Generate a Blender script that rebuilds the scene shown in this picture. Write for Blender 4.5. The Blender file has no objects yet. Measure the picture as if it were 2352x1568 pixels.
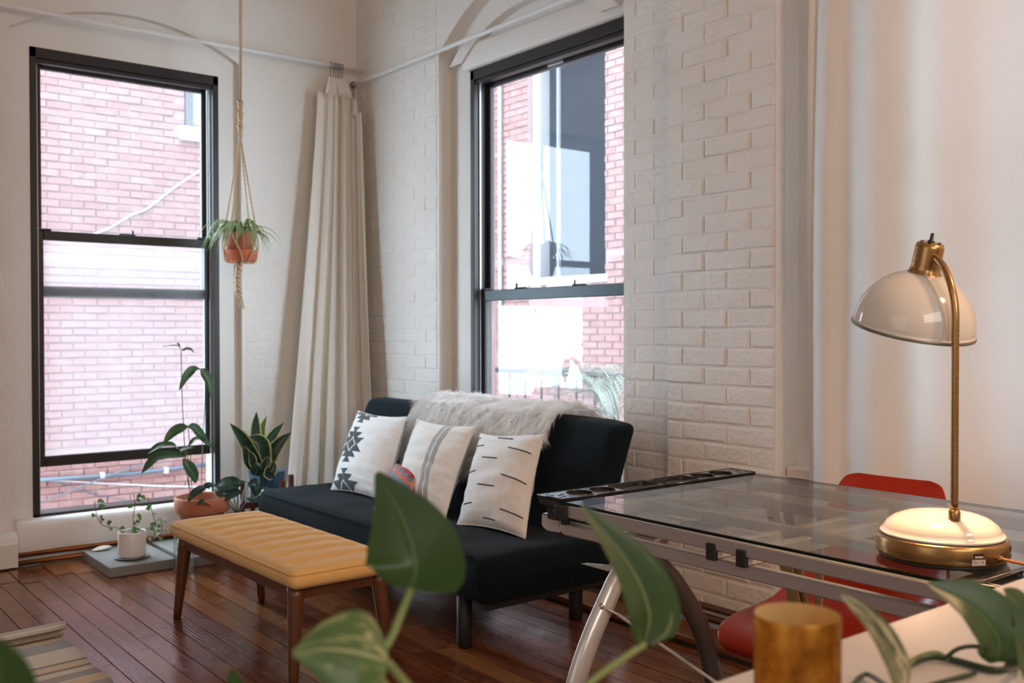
import bpy, bmesh, math, random
from math import sin, cos, pi, sqrt, radians
from mathutils import Vector, Matrix, noise
random.seed(7)
SC = bpy.context.scene
COL = SC.collection

# ---------------------------------------------------------------- camera
cam_d = bpy.data.cameras.new('camera'); cam = bpy.data.objects.new('camera', cam_d); COL.objects.link(cam)
cam_d.sensor_width = 36.0; cam_d.lens = 34.677; cam_d.shift_y = 0.0035
cam.matrix_world = Matrix(((0.78531478, 0.01016464, -0.61901323, -3.147),
                           (-0.61909536, 0.010826, -0.7852412, -5.602),
                           (-0.00128026, 0.99988973, 0.0147947, 1.22),
                           (0, 0, 0, 1)))
cam_d.clip_start = 0.05
cam_d.dof.use_dof = True; cam_d.dof.focus_distance = 2.35; cam_d.dof.aperture_fstop = 6.0
SC.camera = cam

# ---------------------------------------------------------------- exposure, sky, lights
SC.view_settings.view_transform = 'Standard'
SC.view_settings.look = 'None'
SC.view_settings.exposure = 0.14
SC.view_settings.gamma = 1.0
SC.view_settings.use_curve_mapping = False
SC.cycles.use_denoising = True
SC.cycles.max_bounces = 10; SC.cycles.diffuse_bounces = 8; SC.cycles.glossy_bounces = 5
SC.cycles.transparent_max_bounces = 16; SC.cycles.transmission_bounces = 8
SC.cycles.sample_clamp_indirect = 6.0
SC.cycles.caustics_reflective = False; SC.cycles.caustics_refractive = False

W = bpy.data.worlds.new('overcast_sky'); SC.world = W; W.use_nodes = True
wn = W.node_tree.nodes; wl = W.node_tree.links
bg = wn['Background']; bg.inputs['Color'].default_value = (0.68, 0.85, 1.0, 1); bg.inputs['Strength'].default_value = 13.0

def area(name, loc, target, sx, sy, power, col):
    d = bpy.data.lights.new(name, 'AREA'); d.shape = 'RECTANGLE'; d.size = sx; d.size_y = sy; d.energy = power; d.color = col
    o = bpy.data.objects.new(name, d); COL.objects.link(o); o.location = loc
    o.rotation_euler = (Vector(target) - Vector(loc)).to_track_quat('-Z', 'Y').to_euler(); return o
# unseen fill lights added behind and left of the camera to brighten the room
area('rear_fill_light', (-3.7, -9.3, 2.85), (-3.2, 0, .9), 3.4, 1.5, 62, (1.0, 0.94, 0.88))
area('side_fill_light', (-6.4, -4.6, 2.0), (0, -3.0, 1.4), 3.0, 2.4, 15, (0.97, 0.95, 0.93))

# warm fill light added out of view to the right of the camera
_l = bpy.data.lights.new('warm_fill_light', 'POINT'); _l.energy = 44; _l.color = (1.0, .60, .33); _l.shadow_soft_size = .09
_o = bpy.data.objects.new('warm_fill_light', _l); COL.objects.link(_o); _o.location = (-1.25, -5.85, 2.35)

# ---------------------------------------------------------------- helpers
def mat(name, col=(.8, .8, .8), rough=.5, metal=0., **k):
    m = bpy.data.materials.new(name); m.use_nodes = True; nt = m.node_tree
    b = nt.nodes['Principled BSDF']
    b.inputs['Base Color'].default_value = (*col, 1); b.inputs['Roughness'].default_value = rough; b.inputs['Metallic'].default_value = metal
    for key, v in k.items(): b.inputs[key.replace('_', ' ')].default_value = v
    return m
class NT:
    def __init__(s, m): s.m = m; s.t = m.node_tree; s.n = s.t.nodes; s.b = s.n.get('Principled BSDF')
    def node(s, typ, **k):
        n = s.n.new(typ)
        for a, v in k.items():
            if hasattr(n, a) and not a.startswith('i_'): setattr(n, a, v)
        return n
    def link(s, a, b): s.t.links.new(a, b)
    def coord(s, which='Object', scale=(1, 1, 1)):
        c = s.node('ShaderNodeTexCoord'); mp = s.node('ShaderNodeMapping'); mp.inputs['Scale'].default_value = scale
        s.link(c.outputs[which], mp.inputs['Vector']); return mp.outputs['Vector']
    def noise(s, vec, scale=5, detail=4, rough=.5, dist=0):
        n = s.node('ShaderNodeTexNoise'); n.inputs['Scale'].default_value = scale; n.inputs['Detail'].default_value = detail
        n.inputs['Roughness'].default_value = rough; n.inputs['Distortion'].default_value = dist
        if vec is not None: s.link(vec, n.inputs['Vector'])
        return n.outputs['Fac']
    def ramp(s, fac, stops, interp='LINEAR'):
        r = s.node('ShaderNodeValToRGB'); cr = r.color_ramp; cr.interpolation = interp
        while len(cr.elements) < len(stops): cr.elements.new(.5)
        for e, (p, c) in zip(cr.elements, stops): e.position = p; e.color = (*c, 1) if len(c) == 3 else c
        s.link(fac, r.inputs['Fac']); return r.outputs['Color']
    def math(s, op, a, b=None, c=None):
        n = s.node('ShaderNodeMath'); n.operation = op
        for i, v in enumerate((a, b, c)):
            if v is None: continue
            if hasattr(v, 'links'): s.link(v, n.inputs[i])
            else: n.inputs[i].default_value = v
        return n.outputs[0]
    def mix(s, fac, a, b, blend='MIX'):
        n = s.node('ShaderNodeMix'); n.data_type = 'RGBA'; n.blend_type = blend
        for v, i in ((fac, 0), (a, 6), (b, 7)):
            if hasattr(v, 'links'): s.link(v, n.inputs[i])
            elif i == 0: n.inputs[0].default_value = v
            else: n.inputs[i].default_value = (*v, 1)
        return n.outputs[2]
    def bump(s, h, strength=.3, dist=.01):
        b = s.node('ShaderNodeBump'); b.inputs['Strength'].default_value = strength; b.inputs['Distance'].default_value = dist
        s.link(h, b.inputs['Height']); s.link(b.outputs['Normal'], s.b.inputs['Normal'])
    def col(s, c): s.link(c, s.b.inputs['Base Color'])
    def rough(s, r): s.link(r, s.b.inputs['Roughness'])

def catmull(pts, n=6):
    P = [Vector(p) for p in pts]
    if len(P) < 3: return P
    out = []
    for i in range(len(P) - 1):
        p0 = P[i - 1] if i else P[0] * 2 - P[1]; p1 = P[i]; p2 = P[i + 1]; p3 = P[i + 2] if i + 2 < len(P) else P[-1] * 2 - P[-2]
        for j in range(n):
            t = j / n
            out.append(.5 * ((2 * p1) + (p2 - p0) * t + (2 * p0 - 5 * p1 + 4 * p2 - p3) * t * t + (3 * p1 - p0 - 3 * p2 + p3) * t ** 3))
    out.append(P[-1]); return out
def interp(xs, t):
    f = t * (len(xs) - 1); i = min(int(f), len(xs) - 2); return xs[i] + (xs[i + 1] - xs[i]) * (f - i)
def rot_z(a): return Matrix.Rotation(a, 4, 'Z')
def frame(o, xa, ya, za):
    return Matrix(((xa[0], ya[0], za[0], o[0]), (xa[1], ya[1], za[1], o[1]), (xa[2], ya[2], za[2], o[2]), (0, 0, 0, 1)))

WORLD = {}
class MB:
    def __init__(s): s.v = []; s.f = []; s.uv = {}; s.mi = []; s.sm = []
    def add(s, verts, faces, M=None, uvs=None, mi=0, smooth=False):
        o = len(s.v)
        for v in verts: s.v.append(M @ Vector(v) if M else Vector(v))
        for k, f in enumerate(faces):
            if uvs: s.uv[len(s.f)] = [uvs[i] for i in f]
            s.f.append([i + o for i in f]); s.mi.append(mi if isinstance(mi, int) else mi[k]); s.sm.append(smooth)
        return s
    def box(s, x0, x1, y0, y1, z0, z1, M=None, bev=0., mi=0, seg=2):
        if bev <= 0:
            vs = [(x, y, z) for x in (x0, x1) for y in (y0, y1) for z in (z0, z1)]
            return s.add(vs, [(0, 1, 3, 2), (4, 6, 7, 5), (0, 4, 5, 1), (2, 3, 7, 6), (0, 2, 6, 4), (1, 5, 7, 3)], M, mi=mi)
        bm = bmesh.new(); bmesh.ops.create_cube(bm, size=1)
        for v in bm.verts: v.co = Vector(((x0 + x1) / 2 + v.co.x * (x1 - x0), (y0 + y1) / 2 + v.co.y * (y1 - y0), (z0 + z1) / 2 + v.co.z * (z1 - z0)))
        bmesh.ops.bevel(bm, geom=bm.edges[:], offset=bev, segments=seg, profile=.5, affect='EDGES')
        s.bm(bm, M, mi, seg > 2); return s
    def bm(s, bm, M=None, mi=0, smooth=False):
        bm.verts.index_update()
        s.add([v.co.copy() for v in bm.verts], [[v.index for v in f.verts] for f in bm.faces], M, mi=mi, smooth=smooth); bm.free(); return s
    def tube(s, pts, r, seg=8, M=None, mi=0, cap=True, closed=False, flat=1.0, up=None):
        P = [Vector(p) for p in pts]; n = len(P); R = r if isinstance(r, (list, tuple)) else [r] * n
        T = [(P[(i + 1) % n if closed else min(i + 1, n - 1)] - P[i - 1 if (closed or i) else 0]).normalized() for i in range(n)]
        a = Vector(up) if up else (Vector((0, 0, 1)) if abs(T[0].z) < .9 else Vector((1, 0, 0)))
        N = (a - T[0] * a.dot(T[0])).normalized(); vs = []; fs = []
        for i in range(n):
            N = (N - T[i] * N.dot(T[i])); N = N.normalized() if N.length > 1e-6 else T[i].orthogonal().normalized()
            B = T[i].cross(N)
            for k in range(seg):
                q = 2 * pi * k / seg; vs.append(P[i] + (N * cos(q) * flat + B * sin(q)) * R[min(i, len(R) - 1)])
        m = n if closed else n - 1
        for i in range(m):
            for k in range(seg):
                a0 = i * seg + k; a1 = i * seg + (k + 1) % seg; b0 = ((i + 1) % n) * seg + k; b1 = ((i + 1) % n) * seg + (k + 1) % seg
                fs.append((a0, a1, b1, b0))
        if cap and not closed: fs.append(tuple(range(seg - 1, -1, -1))); fs.append(tuple((n - 1) * seg + k for k in range(seg)))
        return s.add(vs, fs, M, mi=mi, smooth=True)
    def bar(s, p, q, w, h, up=(0, 0, 1), mi=0, bev=0):
        p = Vector(p); q = Vector(q); t = (q - p); L = t.length; t.normalize(); u = Vector(up); u = (u - t * u.dot(t)).normalized(); b = u.cross(t)
        return s.box(-w / 2, w / 2, -h / 2, h / 2, 0, L, frame(p, b, u, t), bev=bev, mi=mi)
    def lathe(s, prof, c=(0, 0, 0), seg=32, M=None, mi=0, smooth=True, a0=0., a1=2 * pi):
        M = M if M else Matrix.Translation(c); vs = []; fs = []; n = len(prof); full = abs(a1 - a0 - 2 * pi) < 1e-6; ns = seg if full else seg + 1
        for k in range(ns):
            q = a0 + (a1 - a0) * k / seg
            for r, z in prof: vs.append((r * cos(q), r * sin(q), z))
        for k in range(seg):
            k2 = (k + 1) % ns
            for i in range(n - 1):
                if prof[i][0] < 1e-7 and prof[i + 1][0] < 1e-7: continue
                fs.append((k * n + i, k2 * n + i, k2 * n + i + 1, k * n + i + 1))
        return s.add(vs, fs, M, mi=mi, smooth=smooth)
    def grid(s, fn, nu, nv, M=None, mi=0, smooth=True, flip=False, closed_u=False):
        vs = []; uv = []; fs = []; mm = []
        for j in range(nv + 1):
            for i in range(nu + 1):
                vs.append(fn(i / nu, j / nv)); uv.append((i / nu, j / nv))
        for j in range(nv):
            for i in range(nu):
                a = j * (nu + 1) + i; f = (a, a + 1, a + nu + 2, a + nu + 1); fs.append(f[::-1] if flip else f)
                mm.append(mi if isinstance(mi, int) else mi((i + .5) / nu, (j + .5) / nv))
        return s.add(vs, fs, M, uv, mm, smooth)
    def leaf(s, spine, width, shape, n=10, fold=.25, up=(0, 0, 1), cols=2, curl=0., M=None, mi=0):
        sp = catmull(spine, 6); vs = []; uv = []; fs = []; w = 2 * cols + 1; U = Vector(up)
        for i in range(n + 1):
            t = i / n; k = t * (len(sp) - 1); a = min(int(k), len(sp) - 2); p = sp[a].lerp(sp[a + 1], k - a)
            T = (sp[min(a + 1, len(sp) - 1)] - sp[max(a - 1, 0)]).normalized(); S = T.cross(U)
            S = S.normalized() if S.length > 1e-4 else T.orthogonal().normalized(); N = S.cross(T); hw = max(interp(shape, t), .004) * width / 2
            for c in range(-cols, cols + 1):
                x = c / cols; vs.append(p + S * x * hw * cos(fold) + N * (abs(x) * hw * sin(fold) - x * x * hw * curl)); uv.append((.5 + x / 2, t))
        for i in range(n):
            for c in range(w - 1): a = i * w + c; fs.append((a, a + 1, a + w + 1, a + w))
        return s.add(vs, fs, M, uv, mi, True)
    def build(s, name, mats, parent=None, world=True, solid=0., sub=0, weld=0.):
        inv = WORLD[parent.name].inverted() if (parent is not None and world and parent.name in WORLD) else None
        me = bpy.data.meshes.new(name)
        me.from_pydata([(inv @ v if inv else v)[:] for v in s.v], [], s.f)
        me.polygons.foreach_set('use_smooth', s.sm); me.polygons.foreach_set('material_index', s.mi)
        if s.uv:
            uvl = me.uv_layers.new(name='UVMap')
            for p in me.polygons:
                u = s.uv.get(p.index)
                if u:
                    for li, c in zip(p.loop_indices, u): uvl.data[li].uv = c
        for m in (mats if isinstance(mats, (list, tuple)) else [mats]): me.materials.append(m)
        if weld:
            b = bmesh.new(); b.from_mesh(me); bmesh.ops.remove_doubles(b, verts=b.verts, dist=weld); bmesh.ops.recalc_face_normals(b, faces=b.faces); b.to_mesh(me); b.free()
        me.update()
        o = bpy.data.objects.new(name, me); COL.objects.link(o)
        if parent is not None:
            o.parent = parent
            if parent.name in WORLD: WORLD[o.name] = WORLD[parent.name]
        else: WORLD[o.name] = Matrix.Identity(4)
        if solid: md = o.modifiers.new('solid', 'SOLIDIFY'); md.thickness = solid; md.offset = 0
        if sub: md = o.modifiers.new('smooth', 'SUBSURF'); md.levels = sub; md.render_levels = sub
        return o
def tag(o, label, cat, group=None, kind=None):
    o['label'] = label; o['category'] = cat
    if group: o['group'] = group
    if kind: o['kind'] = kind
    return o
def thing(name, label, cat, loc=(0, 0, 0), rz=0., group=None):
    o = bpy.data.objects.new(name, None); COL.objects.link(o); o.empty_display_size = .05
    o.location = loc; o.rotation_euler = (0, 0, rz); WORLD[o.name] = Matrix.Translation(loc) @ rot_z(rz)
    return tag(o, label, cat, group)
def struct(o): o['kind'] = 'structure'; return o
def copy_part(src, parent, **k):
    c = src.copy(); COL.objects.link(c); c.parent = parent
    for a, v in k.items(): setattr(c, a, v)
    return c
def slab(mb, outer, holes, d0, d1, to3, mi=0):
    """flat panel with holes: polygons in 2D, extruded between depths d0 and d1"""
    bm = bmesh.new(); loops = []
    for L in [outer] + holes:
        vs = [bm.verts.new((p[0], p[1], 0)) for p in L]; loops.append(vs)
        for i in range(len(vs)): bm.edges.new((vs[i], vs[(i + 1) % len(vs)]))
    bmesh.ops.triangle_fill(bm, use_beauty=True, use_dissolve=False, edges=bm.edges[:])
    bm.verts.index_update(); tri = [[v.index for v in f.verts] for f in bm.faces]; co = [v.co.copy() for v in bm.verts]; n = len(co)
    vs = [to3(c.x, c.y, d0) for c in co] + [to3(c.x, c.y, d1) for c in co]
    fs = tri + [[i + n for i in t][::-1] for t in tri]
    for L in loops:
        ids = [v.index for v in L]
        for i in range(len(ids)): a, b = ids[i], ids[(i + 1) % len(ids)]; fs.append([a, b, b + n, a + n])
    bm.free(); mb.add(vs, fs, mi=mi); return mb
# ---------------------------------------------------------------- materials
def paint_mat(name, c, stain=.35, bump=.35, scale=22):
    m = mat(name, c, .55); t = NT(m); v = t.coord('Object')
    g = t.node('ShaderNodeNewGeometry'); pos = g.outputs['Position']
    n1 = t.noise(pos, scale, 5, .6); n2 = t.noise(pos, 2.2, 3, .6); n3 = t.noise(pos, 130, 2, .5)
    spots = t.ramp(t.noise(pos, 34, 2, .4), [(.73, (0, 0, 0)), (.78, (1, 1, 1))])
    base = t.mix(t.ramp(n2, [(.35, (0, 0, 0)), (.75, (1, 1, 1))]), c, tuple(x * k for x, k in zip(c, (.95, .925, .89))))
    t.col(t.mix(t.math('MULTIPLY', spots, stain), base, (.42, .33, .25)))
    t.bump(t.math('ADD', n1, t.math('MULTIPLY', n3, .18)), bump, .012); return m
M_wall = paint_mat('wall_paint', (.80, .775, .74))
M_plaster = paint_mat('plaster_paint', (.80, .78, .75), .12, .15, 9)
M_brickpaint = paint_mat('painted_brick', (.80, .775, .735), .3, .55, 30)
M_ledge = paint_mat('thick_painted_ledge', (.82, .80, .77), .2, .6, 12)
M_gloss = mat('gloss_white_rod', (.85, .84, .82), .3)
M_heater = mat('heater_enamel', (.80, .78, .74), .35)

def red_brick(name, c1, c2, c3):
    m = mat(name, c1, .9); t = NT(m); g = t.node('ShaderNodeNewGeometry'); oi = t.node('ShaderNodeObjectInfo')
    rnd = t.math('FRACT', t.math('ADD', oi.outputs['Random'], g.outputs['Random Per Island']))
    base = t.mix(rnd, c1, c2); n = t.noise(g.outputs['Position'], 9, 6, .65)
    t.col(t.mix(t.ramp(n, [(.5, (0, 0, 0)), (.75, (1, 1, 1))]), base, c3)); t.bump(t.noise(g.outputs['Position'], 50, 4), .5, .01); return m
M_brick = red_brick('red_brick', (.255, .135, .122), (.285, .165, .15), (.32, .225, .21))
M_mortar = mat('lime_mortar', (.72, .62, .58), .95)
_t = NT(M_mortar); _g = _t.node('ShaderNodeNewGeometry'); _t.col(_t.mix(_t.noise(_g.outputs['Position'], 6, 5), (.34, .245, .235), (.27, .18, .17)))
M_concrete_ext = mat('court_concrete', (.45, .43, .41), .9)
M_whitewash = mat('whitewash', (.30, .31, .32), .8)

M_bronze = mat('dark_bronze_frame', (.030, .026, .025), .42, .35)
_t = NT(M_bronze); _g = _t.node('ShaderNodeNewGeometry'); _t.bump(_t.noise(_g.outputs['Position'], 300, 3), .12, .003)
M_bronze2 = mat('worn_bronze_rail', (.035, .05, .055), .35, .4)
M_silvertrack = mat('pale_track', (.55, .6, .63), .3, .6)

def glass_mat(name, dust, tint=(1, 1, 1), dcol=(.9, .92, .95), streak=1., f0=.075):
    m = bpy.data.materials.new(name); m.use_nodes = True; t = NT(m); t.n.clear()
    out = t.node('ShaderNodeOutputMaterial'); tr = t.node('ShaderNodeBsdfTransparent'); tr.inputs[0].default_value = (*tint, 1)
    gl = t.node('ShaderNodeBsdfGlossy'); gl.inputs['Roughness'].default_value = 0.0
    g = t.node('ShaderNodeNewGeometry')
    vd = t.node('ShaderNodeVectorMath'); vd.operation = 'DOT_PRODUCT'; t.link(g.outputs['Normal'], vd.inputs[0]); t.link(g.outputs['Incoming'], vd.inputs[1])
    fr = t.math('MULTIPLY_ADD', t.math('POWER', t.math('SUBTRACT', 1.0, t.math('ABSOLUTE', vd.outputs['Value'])), 5.0), 1 - f0, f0)   # both faces of a pane
    mx = t.node('ShaderNodeMixShader'); t.link(fr, mx.inputs[0]); t.link(tr.outputs[0], mx.inputs[1]); t.link(gl.outputs[0], mx.inputs[2])
    di = t.node('ShaderNodeBsdfTranslucent'); di.inputs[0].default_value = (*dcol, 1)
    mp = t.node('ShaderNodeMapping'); mp.inputs['Scale'].default_value = (14, 14, .9); t.link(g.outputs['Position'], mp.inputs['Vector'])
    nz = t.noise(mp.outputs['Vector'], 2.2, 5, .6)
    f = t.math('MULTIPLY', t.math('ADD', t.math('MULTIPLY', nz, .9 * streak), 1 - .45 * streak), dust)
    m2 = t.node('ShaderNodeMixShader'); t.link(f, m2.inputs[0]); t.link(mx.outputs[0], m2.inputs[1]); t.link(di.outputs[0], m2.inputs[2])
    t.link(m2.outputs[0], out.inputs[0]); return m
M_glass_clear = glass_mat('window_glass_dusty', .05, dcol=(.80, .92, 1.), streak=.6)
M_glass_hazy = glass_mat('window_glass_very_dusty', .085, dcol=(.92, .93, 1.), streak=.12)

def wood_floor():
    m = mat('varnished_floor', (.2, .07, .03), .2); t = NT(m)
    oi = t.node('ShaderNodeObjectInfo'); g = t.node('ShaderNodeNewGeometry')
    off = t.node('ShaderNodeCombineXYZ'); r = oi.outputs['Random']
    t.link(t.math('MULTIPLY', r, 13.7), off.inputs[1]); t.link(t.math('MULTIPLY', r, 3.1), off.inputs[0]); t.link(t.math('MULTIPLY', r, 7.7), off.inputs[2])
    va = t.node('ShaderNodeVectorMath'); va.operation = 'ADD'; t.link(g.outputs['Position'], va.inputs[0]); t.link(off.outputs[0], va.inputs[1])
    mp = t.node('ShaderNodeMapping'); mp.inputs['Scale'].default_value = (9, 1.0, 1); t.link(va.outputs[0], mp.inputs['Vector'])
    n1 = t.noise(mp.outputs['Vector'], 1.7, 6, .6, 1.2)
    wv = t.node('ShaderNodeTexWave'); wv.bands_direction = 'X'; wv.inputs['Scale'].default_value = 2.2; wv.inputs['Distortion'].default_value = 6; wv.inputs['Detail'].default_value = 4; wv.inputs['Detail Scale'].default_value = 1.2
    t.link(mp.outputs['Vector'], wv.inputs['Vector'])
    c = t.ramp(n1, [(.25, (.052, .014, .007)), (.5, (.145, .040, .016)), (.72, (.27, .088, .028))])
    c = t.mix(t.math('MULTIPLY', wv.outputs['Fac'], .30), c, (.11, .030, .013))
    c = t.mix(t.ramp(r, [(.0, (0, 0, 0)), (.6, (.1, .1, .1)), (1, (.75, .75, .75))]), c, (.30, .12, .04))
    n5 = t.noise(g.outputs['Position'], 3.1, 4, .6)
    c = t.mix(t.ramp(n5, [(.55, (0, 0, 0)), (.75, (.7, .7, .7))]), c, (.035, .014, .009))
    t.col(c)
    t.rough(t.ramp(t.noise(g.outputs['Position'], 5, 5, .65), [(.3, (.15, .15, .15)), (.75, (.33, .33, .33))]))
    mq = t.node('ShaderNodeMapping'); mq.inputs['Scale'].default_value = (3.0, .8, 1); t.link(va.outputs[0], mq.inputs['Vector'])
    patch = t.ramp(t.noise(g.outputs['Position'], 1.6, 3), [(.5, (0, 0, 0)), (.62, (1, 1, 1))])
    h = t.math('ADD', t.math('MULTIPLY', t.math('MULTIPLY', wv.outputs['Fac'], patch), .30), t.math('MULTIPLY', t.noise(mq.outputs['Vector'], 4.5, 3), 1.2))
    t.bump(h, .10, .012); t.b.inputs['Specular IOR Level'].default_value = .5
    return m
M_floor = wood_floor()
M_dark = mat('dark_gap', (.012, .009, .008), .9)
def wood(name, a, b, rough=.35, sc=(1, 1, 12)):
    m = mat(name, a, rough); t = NT(m); v = t.coord('Object', (14, 14, 1.6)); t.col(t.mix(t.noise(v, 3, 5, .6, .6), a, b)); return m
M_walnut = wood('walnut', (.070, .024, .011), (.16, .058, .022), .3)
M_stand = wood('stand_wood', (.09, .03, .02), (.17, .06, .03), .45)
M_copper = mat('copper_pipe', (.50, .17, .07), .32, 1.); _t = NT(M_copper); _g = _t.node('ShaderNodeNewGeometry'); _t.col(_t.mix(_t.noise(_g.outputs['Position'], 9, 4), (.62, .22, .08), (.16, .06, .035)))
M_oldpipe = mat('old_pipe', (.10, .05, .03), .5, .6)

def fabric(name, c, c2=None, rough=.9, sc=420, b=.25, sheen=.2):
    m = mat(name, c, rough); t = NT(m); v = t.coord('Object'); c2 = c2 or tuple(x * .8 for x in c)
    t.col(t.mix(t.noise(v, sc * .35, 3, .6), c, c2)); t.bump(t.noise(v, sc, 2, .6), b, .003)
    m.node_tree.nodes['Principled BSDF'].inputs['Sheen Weight'].default_value = sheen; return m
M_sofa = fabric('black_sofa_cloth', (.004, .0095, .0135), (.006, .0135, .018), .9, 500, .25, .03)
M_sofa.node_tree.nodes['Principled BSDF'].inputs['Specular IOR Level'].default_value = .12
M_mustard = fabric('mustard_wool', (.82, .51, .185), (.73, .435, .145), .95, 380, .35, .25)
M_cush = fabric('white_cushion_cotton', (.82, .80, .77), (.78, .755, .72), .9, 300, .25)
M_ink = fabric('charcoal_print', (.018, .031, .038), (.015, .026, .032))
M_inkthin = fabric('black_stitch', (.025, .022, .02))
M_cushback = fabric('grey_linen', (.52, .52, .52), (.62, .61, .60), .95, 260, .4)
M_kred = fabric('kilim_red', (.40, .035, .03), (.32, .03, .03), .95, 240, .5)
M_korange = fabric('kilim_orange', (.72, .16, .055), (.62, .13, .05), .95, 240, .5)
M_kblue = fabric('kilim_blue', (.13, .24, .33), (.10, .19, .28), .95, 240, .5)
M_kedge = fabric('kilim_edge', (.62, .36, .22))
def fur_mat():
    m = bpy.data.materials.new('white_fur'); m.use_nodes = True; t = NT(m); b = t.b; b.inputs['Base Color'].default_value = (.97, .955, .93, 1); b.inputs['Roughness'].default_value = .75
    tl = t.node('ShaderNodeBsdfTranslucent'); tl.inputs[0].default_value = (.99, .98, .96, 1); mx = t.node('ShaderNodeMixShader'); mx.inputs[0].default_value = .5
    t.link(b.outputs[0], mx.inputs[1]); t.link(tl.outputs[0], mx.inputs[2]); t.link(mx.outputs[0], t.n['Material Output'].inputs[0]); return m
M_fur = fur_mat()

def cloth_trans(name, c, tr=.35):
    m = bpy.data.materials.new(name); m.use_nodes = True; t = NT(m); b = t.b; b.inputs['Base Color'].default_value = (*c, 1); b.inputs['Roughness'].default_value = .9
    out = t.n['Material Output']; tl = t.node('ShaderNodeBsdfTranslucent'); tl.inputs[0].default_value = (*c, 1)
    mx = t.node('ShaderNodeMixShader'); mx.inputs[0].default_value = tr; t.link(b.outputs[0], mx.inputs[1]); t.link(tl.outputs[0], mx.inputs[2]); t.link(mx.outputs[0], out.inputs[0])
    v = t.coord('Object'); t.bump(t.noise(v, 500, 2), .15, .002); return m
M_curtain = cloth_trans('cream_curtain', (.92, .885, .82), .25)
M_sheer = cloth_trans('white_curtain', (.93, .90, .87), .36)

M_chrome = mat('chrome', (.75, .74, .72), .12, 1.)
M_darkmetal = mat('dark_clip_metal', (.12, .12, .12), .4, .8)
M_silver = mat('silver_powdercoat', (.58, .58, .59), .34, .7)
M_silver2 = mat('silver_leg_lacquer', (.68, .69, .70), .22, .35)
M_legdark = mat('grey_leg_lacquer', (.10, .10, .11), .25, .5)
M_zinc = mat('yellow_zinc', (.48, .36, .17), .35, 1.)
M_bplastic = mat('black_gloss_plastic', (.012, .012, .013), .16)
M_bmatte = mat('black_matte_plastic', (.015, .015, .016), .5)
M_desk_glass = glass_mat('smoked_desk_glass', .06, (.56, .59, .575), (.8, .82, .84), .3, .12)
M_desk_edge = mat('glass_edge', (.006, .014, .013), .08)
M_brass = mat('antique_brass', (.46, .275, .115), .26, 1.)
_t = NT(M_brass); _v = _t.coord('Object', (2, 2, 160)); _t.rough(_t.ramp(_t.noise(_v, 4, 3), [(.3, (.24, .24, .24)), (.7, (.29, .29, .29))]))
M_cream = mat('cream_enamel', (.80, .745, .68), .12); M_cream.node_tree.nodes['Principled BSDF'].inputs['Coat Weight'].default_value = .5
M_cord = mat('amber_cord', (.65, .24, .05), .3, .5)
M_label = mat('paper_label', (.72, .62, .52), .7)
M_labelink = mat('label_ink', (.16, .11, .08), .7)
M_red = mat('red_fibreglass', (.56, .055, .022), .20)
_t = NT(M_red); _v = _t.coord('Object'); _t.col(_t.mix(_t.noise(_v, 60, 6, .7, 1.5), (.43, .036, .013), (.30, .022, .009)))
_tl = _t.node('ShaderNodeBsdfTranslucent'); _tl.inputs[0].default_value = (.85, .10, .03, 1); _mx = _t.node('ShaderNodeMixShader'); _mx.inputs[0].default_value = .22
_t.link(_t.b.outputs[0], _mx.inputs[1]); _t.link(_tl.outputs[0], _mx.inputs[2]); _t.link(_mx.outputs[0], _t.n['Material Output'].inputs[0])
M_bulb = mat('lamp_bulb', (1, .9, .75), .4); NT(M_bulb).b.inputs['Emission Color'].default_value = (1, .58, .30, 1); NT(M_bulb).b.inputs['Emission Strength'].default_value = 620

M_terra = mat('terracotta', (.52, .175, .095), .8); _t = NT(M_terra); _g = _t.node('ShaderNodeNewGeometry'); _t.col(_t.mix(_t.ramp(_t.noise(_g.outputs['Position'], 16, 5), [(.45, (0, 0, 0)), (.8, (.8, .8, .8))]), (.50, .165, .085), (.62, .36, .25)))
M_terra2 = mat('new_terracotta', (.62, .17, .07), .75)
M_soil = mat('potting_soil', (.03, .022, .018), 1.); _t = NT(M_soil); _g = _t.node('ShaderNodeNewGeometry'); _n = _t.noise(_g.outputs['Position'], 140, 3); _t.col(_t.ramp(_n, [(.5, (.022, .016, .013)), (.66, (.25, .23, .21))])); _t.bump(_n, 1., .02)
M_bluepot = mat('blue_glazed_pot', (.035, .10, .19), .35)
M_ceramic = mat('white_ceramic', (.80, .77, .73), .3)
M_pewter = mat('pewter_saucer', (.36, .38, .40), .3, .8)
M_slab = mat('concrete_paver', (.36, .36, .345), .9); _t = NT(M_slab); _g = _t.node('ShaderNodeNewGeometry'); _n = _t.noise(_g.outputs['Position'], 60, 5, .7); _t.col(_t.mix(_n, (.21, .205, .19), (.33, .325, .305))); _t.bump(_n, .3, .006)
M_shell = mat('sea_shell', (.82, .72, .62), .35)
M_jute = mat('jute_rope', (.62, .46, .30), .9); _t = NT(M_jute); _g = _t.node('ShaderNodeNewGeometry'); _t.bump(_t.noise(_g.outputs['Position'], 400, 2), .8, .004)
M_white_table = mat('white_tabletop', (.70, .665, .63), .38)
M_railmetal = mat('black_iron', (.02, .02, .022), .5, .3)
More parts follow.
